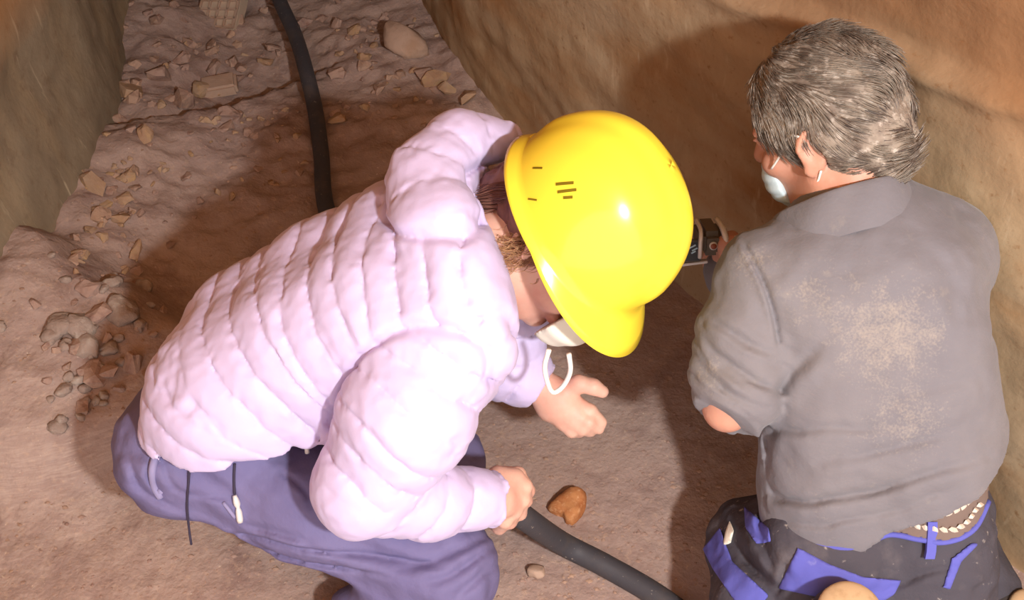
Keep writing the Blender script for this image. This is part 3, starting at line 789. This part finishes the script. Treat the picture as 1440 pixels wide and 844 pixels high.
# bunched, pushed-up cuff on the left arm
axL = unit(aL[2] - aL[1])
hm = [hit(Sw, 1082, 760, 1.2, 1.6), hit(Sw, 1195, 781, 1.2, 1.6), hit(Sw, 1378, 690, 1.2, 1.6)]
hmn = unit(np.cross(hm[1] - hm[0], hm[2] - hm[0])); hmn = hmn if hmn @ (mt[4] - hm[0]) > 0 else -hmn
Sw.cut(hm[0], hmn)
idx, P = Sw.near(.03)
_, sA = seg_param(P, aL); dAL = seg_param(P, aL)[0]
onarm = sstep(.082, .066, dAL)
up = (P - hm[0]) @ hmn                                  # height above the hem
xs = (P - mt[2]) @ -LM
ds = .006 * noise(P * 8) + .0028 * noise(P * 26) + .0012 * noise(P * 60)
ds += onarm * sstep(.05, .10, sA) * .006 * ((np.abs(np.sin(math.pi * (sA + .022 * noise(P * 11) + .012 * noise(P * 24) - .45 * ((P - aL[1]) @ R_)) / .036)) + 1e-6) ** .6 - .5) * (.6 + .5 * noise(P * 13 + 9))
wv = up - .05 * np.sin(xs * 7 + .4) * .6 + .012 * noise(P * 6)
ds += folds(P, [([(1058, 660), (1085, 695), (1140, 706), (1230, 690), (1390, 640)], .009, .006), ([(1072, 640), (1092, 606), (1150, 604), (1255, 600)], .006, .006), ([(1078, 725), (1140, 738), (1240, 722), (1340, 690)], .004, .004),
    ([(1150, 648), (1240, 632), (1330, 612)], .005, .007), ([(1088, 565), (1118, 520), (1150, 490)], .007, .007), ([(1076, 610), (1082, 640), (1070, 668)], .007, .006), ([(1290, 330), (1340, 400), (1350, 470)], .004, .010),
    ([(1240, 560), (1320, 545), (1390, 520)], .004, .010), ([(1115, 320), (1160, 300), (1240, 262)], .004, .005),
    ([(1000, 448), (1050, 482), (1092, 500)], .008, .006), ([(982, 470), (1035, 518), (1090, 548)], .009, .006), ([(975, 498), (1020, 552), (1078, 572)], .009, .006), ([(1000, 500), (1040, 540), (1070, 556)], .006, .005)], 1.5)
ds += (1 - onarm) * sstep(.06, .0, np.abs(up - .02)) * .003
arms = np.abs(dAL - .070)
q_ = P - CAMP; dq = q_ @ F_; sx_ = 720 + F_PX * (q_ @ R_) / dq; sy_ = 422 - F_PX * (q_ @ U_) / dq      # armhole seam
ln = (sx_ - (1046 + (sy_ - 345) * .36 + 8 * np.sin((sy_ - 345) / 42))) / F_PX * dq
ds += (.0045 * np.exp(-((ln + .005) / .004) ** 2) - .007 * np.exp(-(ln / .0042) ** 2)) * sstep(335, 350, sy_) * sstep(500, 470, sy_) * sstep(1.50, 1.46, dq)
Sw.f[idx] -= ds.astype(np.float32)
V, Q = Sw.mesh(); sw = link_mesh('sweatshirt', V, Q, M['sweat'], G)
# standing collar with a folded edge
nk = mt[5]; nkn = unit(MH - .05 * mc - nk); ca_ = unit(np.cross(nkn, [0.3, .2, -.6])); cb_ = np.cross(nkn, ca_)
fw_ = unit(mf - nkn * (mf @ nkn)); rt_ = np.cross(fw_, nkn)
Vv = []; NC = 48
prof = [(.078, -.050), (.084, -.015), (.080, .018), (.084, .038), (.090, .030), (.096, .000), (.094, -.03)]
for i in range(NC):
    a = 2 * math.pi * i / NC
    for (r, h) in prof:
        bk = .5 - .5 * math.cos(a)                     # 1 at the nape
        rr = r * (1 + .10 * math.cos(a)) + .002 * math.sin(a * 7 + h * 60)
        Vv.append(nk + (fw_ * math.cos(a) * 1.08 + rt_ * math.sin(a) * .95) * rr + nkn * (h + .008 - .035 * (1 - bk)))
npf = len(prof)
Fc = [(i * npf + k, ((i + 1) % NC) * npf + k, ((i + 1) % NC) * npf + k + 1, i * npf + k + 1) for i in range(NC) for k in range(npf - 1)]
cl = link_mesh('collar', Vv, Fc, M['sweat'], G)
md = cl.modifiers.new('sub', 'SUBSURF'); md.levels = md.render_levels = 2

Tm = Field((.16, .42, -.01), (1.02, 1.30, .52), .0038)
for s in (.075, -.075): Tm.chain([at(1236, 690, 1.52) + LM * s * .85, at(1238, 745, 1.52) + LM * s * .85, at(1238, 800, 1.53) + LM * s * .88], [.085, .087, .096], .04)
Tm.chain([mhipL, mkneeL], [.095, .080], .03); Tm.chain([mkneeL, at(1062, 850, 1.56), mankL], [.078, .064, .05], .012)
Tm.chain([mhipR, mkneeR], [.084, .070], .03); Tm.chain([mkneeR, mankR], [.08, .062], .02)
idx, P = Tm.near(.025)
Tm.f[idx] -= (folds(P, [([(1085, 700), (1070, 740), (1080, 770)], .008, .006), ([(1048, 735), (1075, 775), (1090, 800)], .008, .006), ([(1030, 760), (1060, 800), (1090, 826)], .007, .006), ([(1110, 790), (1100, 820), (1088, 836)], .007, .005), ([(1240, 830), (1300, 806), (1345, 800)], .006, .005)], 1.75) + .007 * noise(P * 10) + .004 * noise(P * [26, 26, 44]) + .0015 * noise(P * 60)).astype(np.float32)
WB = Field((.16, .42, .10), (.90, 1.25, .52), .0034)
for s in (.075, -.075): WB.chain([at(1236, 690, 1.52) + LM * s * .85, at(1238, 745, 1.52) + LM * s * .85, at(1238, 800, 1.53) + LM * s * .88], [.086, .088, .097], .04)
bt = [hit(WB, 1105, 700, 1.2, 1.6), hit(WB, 1210, 764, 1.2, 1.6), hit(WB, 1376, 722, 1.2, 1.6)]
btn = unit(np.cross(bt[1] - bt[0], bt[2] - bt[0])); btn = btn if btn @ hmn > 0 else -btn
Tm.cut(bt[0] + btn * .004, -btn)
V, Q = Tm.mesh(); link_mesh('trousers', V, Q, M['work'], G)
def shell_patch(name, src, matl, lift, keep, parent, lo=None, hi=None, colour=None):
    q = copy.copy(src)
    idx, P = src.near(.03)
    k = np.full(src.f.shape, .05, np.float32); k[idx] = keep(P)
    q.f = np.maximum(np.maximum(src.f - lift, -(src.f + .006)), k)
    V, Q = q.mesh()
    lab = np.arange(len(V))                            # keep the largest connected piece
    while True:
        m = lab[Q].min(1); new = lab.copy(); np.minimum.at(new, Q.ravel(), np.repeat(m, 4)); new = new[new]
        if np.array_equal(new, lab): break
        lab = new
    big = np.bincount(lab).argmax(); Q = Q[lab[Q[:, 0]] == big]
    us, inv = np.unique(Q, return_inverse=True)
    return link_mesh(name, V[us], inv.reshape(Q.shape), matl, parent)
def poly_sd(px, py, poly):
    d = np.full(len(px), 1e9); ins = np.zeros(len(px), bool); n = len(poly)
    for i in range(n):
        ax_, ay_ = poly[i]; bx_, by_ = poly[(i + 1) % n]
        ex, ey = bx_ - ax_, by_ - ay_; t = np.clip(((px - ax_) * ex + (py - ay_) * ey) / (ex * ex + ey * ey), 0, 1)
        d = np.minimum(d, np.hypot(px - ax_ - t * ex, py - ay_ - t * ey))
        c = ((ay_ > py) != (by_ > py)) & (px < (bx_ - ax_) * (py - ay_) / (by_ - ay_ + 1e-9) + ax_)
        ins ^= c
    return np.where(ins, -d, d)
def prism(poly, dmax):
    def k(X):
        q = X - CAMP; d = q @ F_
        px = 720 + F_PX * (q @ R_) / d; py = 422 - F_PX * (q @ U_) / d
        return np.maximum(poly_sd(px, py, poly) / F_PX * d, d - dmax)
    return k
shell_patch('pocket_patch', Tm, M['blue'], .006, prism([(1122, 770), (1165, 793), (1215, 812), (1268, 816), (1258, 836), (1236, 850), (1160, 842), (1094, 828)], 1.62), G)
shell_patch('thigh_panel', Tm, M['blue'], .005, prism([(1012, 742), (1030, 790), (1082, 838), (1050, 870), (1002, 800), (988, 772)], 1.75), G)
shell_patch('thigh_panel', Tm, M['blue'], .004, prism([(1046, 712), (1080, 742), (1086, 762), (1064, 766), (1048, 742)], 1.75), G)
shell_patch('side_strip', Tm, M['blue'], .006, prism([(1378, 764), (1352, 790), (1336, 830), (1326, 826), (1338, 786), (1366, 764)], 1.75), G)
shell_patch('reflective_tab', Tm, M['mask'], .007, prism([(1026, 732), (1032, 746), (1028, 764), (1016, 768), (1020, 748)], 1.75), G)
# woven belt, blue waistband piping and belt loop, below the hem at the back
wst = lambda a, b: (lambda X: np.maximum(np.abs((X - bt[0]) @ btn - (a + b) / 2) - (b - a) / 2, 0 * X[:, 0] - 1))
shell_patch('belt', WB, M['belt_base'], .006, wst(.002, .040), G)
Vv, Fc = [], []
for r in (-1, 0, 1, 2):
    arc = []                                          # one row of the weave along the belt's back
    for px in range(1140 if r < 0 else 1222, 1396, 3):
        best = None
        for py in range(690, 806, 2):
            q = hit(WB, px, py, 1.25, 1.56, .006); e = abs((q - bt[0]) @ btn - (.011 + .0105 * r if r >= 0 else .001))
            if e < .004 and (best is None or e < best[0]): best = (e, q)
        if best: arc.append(best[1])
    arc = np.array(arc); arc = np.stack([np.convolve(np.pad(arc[:, i], 4, 'edge'), np.ones(9) / 9, 'valid') for i in range(3)], 1)
    al = np.concatenate([[0], np.cumsum(np.linalg.norm(np.diff(arc, axis=0), axis=1))])
    if r < 0:
        tube('waistband_piping', spline(list(arc[::6]), 60), .0042, M['blue'], G, 8); continue
    for k in range(int(al[-1] / .0112)):
        s0 = (k + .5 * (r % 2)) * .0112
        c, c2, c1 = [np.array([np.interp(np.clip(s0 + e, 0, al[-1]), al, arc[:, i]) for i in range(3)]) for e in (0, .008, -.008)]
        tg = unit(c2 - c1); nm = unit(np.cross(tg, btn)); nm = nm if nm @ F_ < 0 else -nm
        dg = unit(tg * .8 + btn * (.75 if r % 2 else -.75)); sd = np.cross(nm, dg); b = len(Vv); c = c - nm * .001
        for (u, v, w) in ((-1, -1, 0), (1, -1, 0), (1, 1, 0), (-1, 1, 0), (-.7, -.5, 1), (.7, -.5, 1), (.7, .5, 1), (-.7, .5, 1)):
            Vv.append(c + dg * .0082 * u + sd * .0032 * v + nm * (.0045 * w + .0015))
        Fc += [(b + 4, b + 5, b + 6, b + 7)] + [(b + i, b + (i + 1) % 4, b + 4 + (i + 1) % 4, b + 4 + i) for i in range(4)]
if Vv:
    tag(link_mesh('belt_weave', Vv, Fc, M['belt_pale'], G, smooth=False), kind='stuff')
lp = [hit(WB, x, y, 1.2, 1.6, .009) for x, y in ((1311, 734), (1311, 748), (1310, 762), (1309, 776), (1307, 786))]
Vv = []
for p in lp: Vv += [p - R_ * .0065 - F_ * .002, p + R_ * .0065 - F_ * .002, p + R_ * .0065 + F_ * .004, p - R_ * .0065 + F_ * .004]
Fc = [(i * 4 + k, i * 4 + (k + 1) % 4, i * 4 + 4 + (k + 1) % 4, i * 4 + 4 + k) for i in range(4) for k in range(4)] + [(3, 2, 1, 0), (16, 17, 18, 19)]
link_mesh('belt_loop', Vv, Fc, M['blue'], G, smooth=False)
# boots: tan sole towards the camera
def boot(name, c, toe, sole, m1, m2):
    b_ = Field(c - .2, c + .2, .005)
    b_.cone(c, c + toe * .10, .042, .038, .02, flat=(sole, .85)); b_.cone(c, c - sole * .09, .040, .042, .02)
    V, Q = b_.mesh(); o = link_mesh(name, V, Q, m1, G)
    s_ = Field(c - .2, c + .2, .004); s_.cone(c + sole * .03, c + sole * .03 + toe * .11, .045, .042, .01, flat=(sole, .4))
    s_.cut(c + sole * .055, -sole)
    V, Q = s_.mesh(); link_mesh('sole', V, Q, m2, o)
boot('boot', at(1187, 872, 1.385), unit(U_ * -.8 + F_ * .3), unit(-F_ * .85 + U_ * .45), M['boot_dark'], M['boot'])
boot('boot', at(1418, 868, 1.62), unit([.75, -.5, -.25]), unit(-F_ * .5 + U_ * .1 + R_ * .3), M['boot_dark'], M['boot'])

# hair
hf = Field(MH - .19, MH + .19, .004); ax = (mf, ml, mc)
hf.ell(MH - .010 * mf + .034 * mc, ax, (.101, .086, .094), .02)
hf.ell(MH - .034 * mf - .012 * mc, ax, (.076, .080, .070), .02)
hf.cone(MH - .060 * mf - .02 * mc, MH - .064 * mf - .070 * mc, .044, .036, .03)
for s in (1, -1):
    hf.cone(MH + .028 * mf + s * .070 * ml + .025 * mc, MH + .026 * mf + s * .071 * ml - .018 * mc, .014, .009, .01)   # sideburn
    e = MH - .004 * mf + s * .085 * ml - .022 * mc
    hf.ell(e, ax, (.026, .032, .032), .008, 's')
    hf.ell(MH + .058 * mf + s * .075 * ml - .035 * mc, ax, (.030, .05, .052), .008, 's')
    hf.ell(MH + .0 * mf + s * .075 * ml - .075 * mc, ax, (.045, .03, .040), .008, 's')
hf.cut(MH + .072 * mf + .02 * mc, unit(-mf + .75 * mc))
idx, P = hf.near(.02)
flow = unit(-mf * .75 - mc * .6)
hf.f[idx] -= (.006 * noise(np.stack([P @ flow * 14, P @ ml * 60, P @ np.cross(flow, ml) * 60], 1))).astype(np.float32)
V, Q = hf.mesh(); hair = link_mesh('hair', V, Q, M['hair_grey'], G)
rs = np.random.RandomState(5)
pick = V[rs.choice(len(V), 9000)]
rel = np.stack([(pick - MH) @ mf, (pick - MH) @ ml, (pick - MH) @ mc], 1)
nr = (rel - [-.02, 0, .02]) / np.array([.105, .089, .098]) ** 2; nr /= np.linalg.norm(nr, axis=1)[:, None]
NRM = nr @ np.array([mf, ml, mc])
whirl = np.stack([noise(pick * 16), noise(pick * 16 + 30), noise(pick * 16 + 60)], 1)
side = np.clip(rel[:, 0:1] * 8, -.6, 1)
TG = (-mf * .55 - mc * .75)[None, :] + whirl * .75 + (mf * .5)[None, :] * np.clip(side, 0, 1) * np.clip(.6 - rel[:, 2:3] * 8, 0, 1)
TG = TG - NRM * np.sum(TG * NRM, 1, keepdims=True); TG /= np.linalg.norm(TG, axis=1)[:, None]
nape = sstep(.0, -.07, rel[:, 2]) * sstep(.02, -.04, rel[:, 0])
def mk_dirs(idx):
    T0, N0, np_ = TG[idx], NRM[idx], nape[idx]
    return lambda P, k: T0 + N0 * (.20 - .09 * k + .05 * k * np_[:, None]) + .18 * np.stack([noise(P * 45 + 5), noise(P * 45 + 40), noise(P * 45 + 80)], 1)
for nm_, sl, m_ in (('hair_strands', slice(0, 6000), M['hair_grey']), ('dark_strands', slice(6000, 7400), M['hair_dark'])):
    ix = np.arange(len(pick))[sl]
    if nm_ == 'dark_strands': ix = ix[(rel[ix, 2] < .03) & (rel[ix, 0] < .0)]
    strands(nm_, pick[ix], mk_dirs(ix), 5, rs.uniform(.018, .034, len(ix)) - .004 * nape[ix], rs.uniform(.0006, .0013, len(ix)), m_, hair, rs)

# surgical mask and its ear loop
mk = Field(MH - .2, MH + .22, .003)
mo = MH + .072 * mf - .060 * mc
mk.ell(mo, ax, (.043, .052, .052), .01)
idx, P = mk.near(.012); mk.f[idx] -= (.002 * np.abs(np.sin((P - mo) @ mc / .018 * math.pi))).astype(np.float32)
mk.cut(MH + .070 * mf, mf)
V, Q = mk.mesh(); mm = link_mesh('face_mask', V, Q, M['mask_blue'], G)
Lp = lambda a, b, c: MH + a * mf + b * ml + c * mc
tube('mask_loop', spline([Lp(.064, .066, -.030), Lp(.040, .074, -.012), Lp(.010, .084, .016), Lp(-.010, .090, .014)], 20), .0018, M['white'], mm, 6)
tube('mask_loop', spline([Lp(.064, .058, -.096), Lp(.035, .068, -.082), Lp(.0, .076, -.060), Lp(-.018, .082, -.040)], 20), .0018, M['white'], mm, 6)

# ------------------------------------------------------------------ camcorder in the man's hands
cc = at(996, 333, 1.70)
CA = root('camcorder', tuple(cc), 'small grey and silver camcorder with open screen held by the kneeling man', 'camera')
cx_, cy_, cz_ = unit(R_ * .99 + U_ * .05), unit(F_ * .9 + U_ * .4), None
cz_ = unit(np.cross(cx_, cy_)); cy_ = np.cross(cz_, cx_); caxs = (cx_, cy_, cz_)
box_mesh('camera_body', cc, caxs, (.019, .040, .021), M['cam_dark'], CA, .25)
for s, w in ((-1, .0035), (1, .005)):
    pts = spline([cc + cx_ * .020 * s - cy_ * .036 - cz_ * .022, cc + cx_ * .0205 * s - cy_ * .041 + cz_ * .006, cc + cx_ * .018 * s - cy_ * .026 + cz_ * .022, cc + cx_ * .017 * s + cy_ * .02 + cz_ * .023], 16)
    tube('side_rail', pts, w, M['silver'], CA, 8)
bq = cc - cy_ * .041
tube('record_button_ring', [bq, bq - cy_ * .003], .0068, M['silver'], CA, 14)
tube('record_button', [bq, bq - cy_ * .005], .0048, mat('red_button', S(150, 84, 60), .4), CA, 12)
sc_ = at(966, 353, 1.705)
box_mesh('screen_frame', sc_, caxs, (.023, .004, .020), M['cam_dark'], CA, .2)
box_mesh('screen', sc_ - cy_ * .0036, caxs, (.020, .001, .016), M['screen'], CA, 0)
for (u, v, w) in ((.008, .009, .006), (.012, .004, .005), (.010, -.001, .004)):
    box_mesh('screen_icon', sc_ - cy_ * .0049 + cx_ * u + cz_ * v, (unit(cx_ + .5 * cz_), cy_, unit(cz_ - .5 * cx_)), (w, .0004, .0012), mat('lit_icon', S(196, 226, 236), .4), CA, 0)
box_mesh('screen_rim', sc_ - cz_ * .022 + cx_ * .004, (unit(cx_ + .08 * cz_), cy_, unit(cz_ - .08 * cx_)), (.030, .006, .0022), M['silver'], CA, .2)
box_mesh('hinge', at(982, 349, 1.705), caxs, (.006, .004, .010), M['cam_dark'], CA, .2)
tube('hand_strap', spline([cc + cx_ * .022 + cz_ * .006, at(1026, 336, 1.675), at(1048, 338, 1.66), at(1056, 346, 1.68)], 14), .006, M['silver'], CA, 8)

# ------------------------------------------------------------------ black hose: from the tunnel's far end, past the woman, out of her fist
def gp(px, py, lift):
    p = atz(px, py, .05)
    for _ in range(8): p = atz(px, py, gz(p[0], p[1]) + lift)
    return p
hp = [gp(372, -60, .06), gp(393, 0, .085), gp(416, 52, .08), gp(433, 110, .05), gp(444, 160, .022), gp(452, 220, .018), gp(458, 290, .018), gp(490, 380, .022), gp(550, 500, .022), gp(598, 610, .03), at(655, 705, 1.70),
      at(690, 702, 1.645), at(712, 708, 1.605), at(737, 728, 1.63), gp(790, 764, .05), gp(852, 796, .022), gp(930, 842, .019), gp(1010, 905, .019), gp(1080, 980, .019), gp(1150, 1090, .019), gp(1250, 1290, .019)]
hs = tube('hose', spline(hp, 220), np.interp(np.linspace(0, 1, 220), [0, 1], [.020, .020]), M['hose'], None, 14)
tag(hs, 'thick black hose running along the tunnel floor and through the crouching person\'s fist', 'hose')

# ------------------------------------------------------------------ stones and rubble
def rock_mesh(name, seed, sx, sy, sz, n=14, rnd=.35):
    r = random.Random(seed); bm = bmesh.new()
    for _ in range(n):
        v = Vector((r.gauss(0, 1), r.gauss(0, 1), r.gauss(0, 1))).normalized() * (1 - rnd * r.random())
        bm.verts.new((v.x * sx, v.y * sy, v.z * sz))
    bmesh.ops.convex_hull(bm, input=bm.verts[:])
    for v in [v for v in bm.verts if not v.link_faces]: bm.verts.remove(v)
    bmesh.ops.recalc_face_normals(bm, faces=bm.faces[:])
    return bm
def finish(name, bm, m, bev=0.0, sub=0, noisy=0, seed=0, unit=False):
    if sub:
        bmesh.ops.subdivide_edges(bm, edges=bm.edges[:], cuts=sub, use_grid_fill=True, smooth=0 if (unit and sub == 1) else .3)
        P = np.array([v.co[:] for v in bm.verts]); d = noise(P * 60 + seed) * noisy + noise(P * 25 + seed) * noisy * 1.5
        if unit: d = .09 * noise(P * 2.2 + seed) + .06 * noise(P * 5 + seed)
        bm.normal_update()
        for v, q in zip(bm.verts, d): v.co += v.normal * q
    me = bpy.data.meshes.new(name); bm.to_mesh(me); bm.free(); me.materials.append(m)
    if sub and not (unit and sub == 1):
        me.polygons.foreach_set('use_smooth', np.ones(len(me.polygons), bool))
    return me
def put(name, me, p, rot, scale=1, label=None, cat='stone', group=None):
    o = bpy.data.objects.new(name, me); COL.objects.link(o)
    o.location = tuple(p); o.rotation_euler = rot; o.scale = (scale,) * 3 if np.isscalar(scale) else scale
    return tag(o, label, cat, group)
# orange stone with a notched outline
bm = bmesh.new()
out = [(-.034, -.002), (-.026, .008), (-.014, .020), (.002, .034), (.020, .036), (.029, .026), (.027, .0), (.020, -.018), (.004, -.036), (-.006, -.032), (-.010, -.018), (-.022, -.012)]
lo_ = [bm.verts.new((x, y, -.010)) for x, y in out]; hi_ = [bm.verts.new((x * .86, y * .86, .012)) for x, y in out]
bm.faces.new(lo_[::-1]); bm.faces.new(hi_)
for i in range(len(out)): bm.faces.new((lo_[i], lo_[(i + 1) % len(out)], hi_[(i + 1) % len(out)], hi_[i]))
bmesh.ops.triangulate(bm, faces=bm.faces[:])
me = finish('orange_stone', bm, M['rock_orange'], sub=3, noisy=.0022)
put('stone', me, gp(800, 712, .008), (.05, -.1, 0), 1.05, 'flat orange-brown stone lying on the soil beside the hose')
me = finish('pebble', rock_mesh('p', 4, .022, .019, .012, 18, .2), M['rock_pale'], sub=2, noisy=.0015)
put('stone', me, gp(753, 803, .008), (0, 0, .4), 1, 'small pale beige stone at the front of the soil floor')
bm = bmesh.new(); bmesh.ops.create_cube(bm, size=1)
for v in bm.verts: v.co = Vector((v.co.x * .098, v.co.y * .07, v.co.z * .035))
bmesh.ops.bevel(bm, geom=bm.edges[:], offset=.007, segments=2, affect='EDGES')
me = finish('block', bm, M['rock_pale'])
put('stone', me, gp(308, 121, .014), (.05, -.08, .22), (1, .95, 1), 'flat pale rectangular stone slab lying in the rubble')
me = finish('long', rock_mesh('l', 9, .080, .045, .04, 22, .2), M['rock_pale'], sub=1, noisy=.003)
put('stone', me, gp(568, 58, .02), (.1, .15, -.62), 1.15, 'large long pale stone against the foot of the right wall')
for (px, py, sx, sy, rz, lab) in ((612, 112, .052, .042, .3, 'flat ochre stone wedged below the long pale stone'), (632, 122, .034, .03, .1, 'ochre stone second from the end of the right wall row'),
                                  (660, 138, .036, .030, .7, 'yellowish ochre stone at the end of the right wall row'), (596, 104, .04, .036, .9, 'brown stone tucked under the long pale stone'),
                                  (186, 128, .045, .05, .3, 'upright ochre boulder at the far left wall'), (142, 165, .035, .05, .2, 'ochre stone touching the left wall above the dark crevice'),
                                  (224, 108, .05, .038, .7, 'brown angular stone left of the pale slab'), (256, 142, .05, .05, .5, 'light brown angular stone left below the pale slab'),
                                  (172, 308, .030, .026, .2, 'small ochre stone on the bank above the grey clods'), (130, 260, .04, .05, .4, 'ochre stone at the foot of the left wall bank'),
                                  (474, 167, .030, .024, .1, 'small orange-tinged stone right of the hose on the bank')):
    me = finish('r', rock_mesh('r', int(px * 7 + py), sx, sy, min(sx, sy) * .8, 16), M['rock_ochre'] if 'ochre' in lab or 'orange' in lab else M['rock_brown'])
    put('stone', me, gp(px, py, .012), (.1, .1, rz), 1.0, lab)
# grid block half buried in the far rubble
Bk = root('grid_block', tuple(gp(308, 16, .0)), 'pale square block with a grid of cells half buried in the far rubble', 'block')
c0 = gp(308, 14, .015); bx_ = unit([.96, -.2, .1]); by_ = unit(np.cross([.1, -.5, .86], bx_)); bz_ = np.cross(bx_, by_)
M['block'] = mat('pale_block', S(190, 168, 146), .95, .1)
box_mesh('block_body', c0 - bz_ * .02, (bx_, by_, bz_), (.062, .062, .022), M['block'], Bk, .08)
for k in range(-2, 3):
    box_mesh('rib', c0 + bx_ * .029 * k + bz_ * .004, (bx_, by_, bz_), (.003, .06, .004), M['rock_pale'], Bk, 0)
    box_mesh('rib', c0 + by_ * .029 * k + bz_ * .004, (bx_, by_, bz_), (.06, .003, .004), M['rock_pale'], Bk, 0)

lib = {k: [finish(k, rock_mesh(k, 100 * j + i, 1, random.Random(i + 5).uniform(.6, 1), random.Random(i + 9).uniform(.45, .8), 15 if j < 2 else 20, .35 if j < 2 else .2), M[k], sub=1 if j < 2 else 2, unit=True, seed=i) for i in range(9)]
       for j, k in enumerate(('rock_brown', 'rock_ochre', 'rock_grey'))}
rr = random.Random(11)
def scatter(n, region, kinds, r0, r1, label, group, sink=.3):
    cy = sum(region()[1] for _ in range(60)) / 60
    for _ in range(n):
        px, py = region()
        p = gp(px, py, 0); r = r0 * (r1 / r0) ** (rr.random() ** 1.8)
        p[2] = gz(p[0], p[1]) + r * (.45 - sink)
        kd = rr.choice(kinds); lb = label.replace('*', {'rock_brown': 'brown', 'rock_ochre': 'ochre', 'rock_grey': 'grey'}[kd]) + (', nearer half of the spread' if py > cy else ', farther half of the spread')
        put('rubble_stone', rr.choice(lib[kd]), p, (rr.uniform(-.5, .5), rr.uniform(-.5, .5), rr.uniform(0, 6.3)), r, lb, 'stone', group)
quad = lambda x0, y0, x1, y1: (lambda: (rr.uniform(x0, x1), rr.uniform(y0, y1)))
def slanted():                                        # the bank on the near side of the crevice
    t = rr.random(); x = 150 + 290 * t; return x + rr.uniform(-10, 10), 215 - 95 * t + rr.uniform(10, 130)
scatter(70, lambda: (rr.uniform(140, 400), rr.uniform(60, 195) - 0), ['rock_brown', 'rock_brown', 'rock_ochre'], .012, .042, 'angular * rubble stone beyond the crevice, left of the hose', 'rubble beyond the crevice')
scatter(50, lambda: (rr.uniform(105, 200), rr.uniform(225, 400)), ['rock_brown', 'rock_ochre'], .010, .034, '* rubble stone on the bank along the left wall', 'rubble along the left wall')
scatter(45, slanted, ['rock_brown', 'rock_ochre'], .008, .022, 'small * stone on the bank before the crevice', 'rubble on the bank')
scatter(50, lambda: (rr.uniform(470, 620), rr.uniform(20, 175)), ['rock_brown', 'rock_ochre'], .010, .034, '* rubble stone between the hose and right wall', 'rubble by the right wall')
scatter(62, lambda: (rr.gauss(125, 52), rr.gauss(485, 58)), ['rock_grey', 'rock_grey', 'rock_brown'], .012, .046, 'crumbling * clod heaped at the left wall foot', 'grey clods by the left wall', .32)
scatter(25, lambda: (rr.uniform(150, 560), rr.uniform(0, 60)), ['rock_brown'], .015, .04, '* rubble stone at the far floor end', 'far rubble')
# crumbs and grit strewn over the soil
n = 2600; rs = np.random.RandomState(21); c_ = rs.rand(n) < .38
px = np.where(c_, rs.uniform(640, 1060, n), rs.uniform(0, 680, n)); py = np.where(c_, rs.uniform(520, 850, n), rs.uniform(120, 844, n))
dr = F_[None] + ((px - 720) / F_PX)[:, None] * R_ + ((422 - py) / F_PX)[:, None] * U_
P = CAMP + dr * ((.03 - CAM_Z) / dr[:, 2])[:, None]
for _ in range(6): P = CAMP + dr * ((gza(P[:, 0], P[:, 1]) - CAM_Z) / dr[:, 2])[:, None]
r = .0010 + .0042 * rs.rand(n) ** 3; a = rs.uniform(0, 6.3, n)
Vv = np.zeros((n, 5, 3))
for k in range(4):
    Vv[:, k] = P + np.stack([r * np.cos(a + k * 1.57) * (1.6 if k % 2 else 1), r * np.sin(a + k * 1.57), r * .1], 1)
Vv[:, 4] = P + np.stack([r * 0, r * 0, r], 1)
b = np.arange(n)[:, None] * 5
Fc = np.concatenate([np.concatenate([b + k, b + (k + 1) % 4, b + 4], 1) for k in range(4)])
g_ = link_mesh('loose_grit', Vv.reshape(-1, 3), Fc, M['rock_brown'])
tag(g_, 'loose pale grit and crumbs strewn over the soil floor', 'grit', kind='stuff')
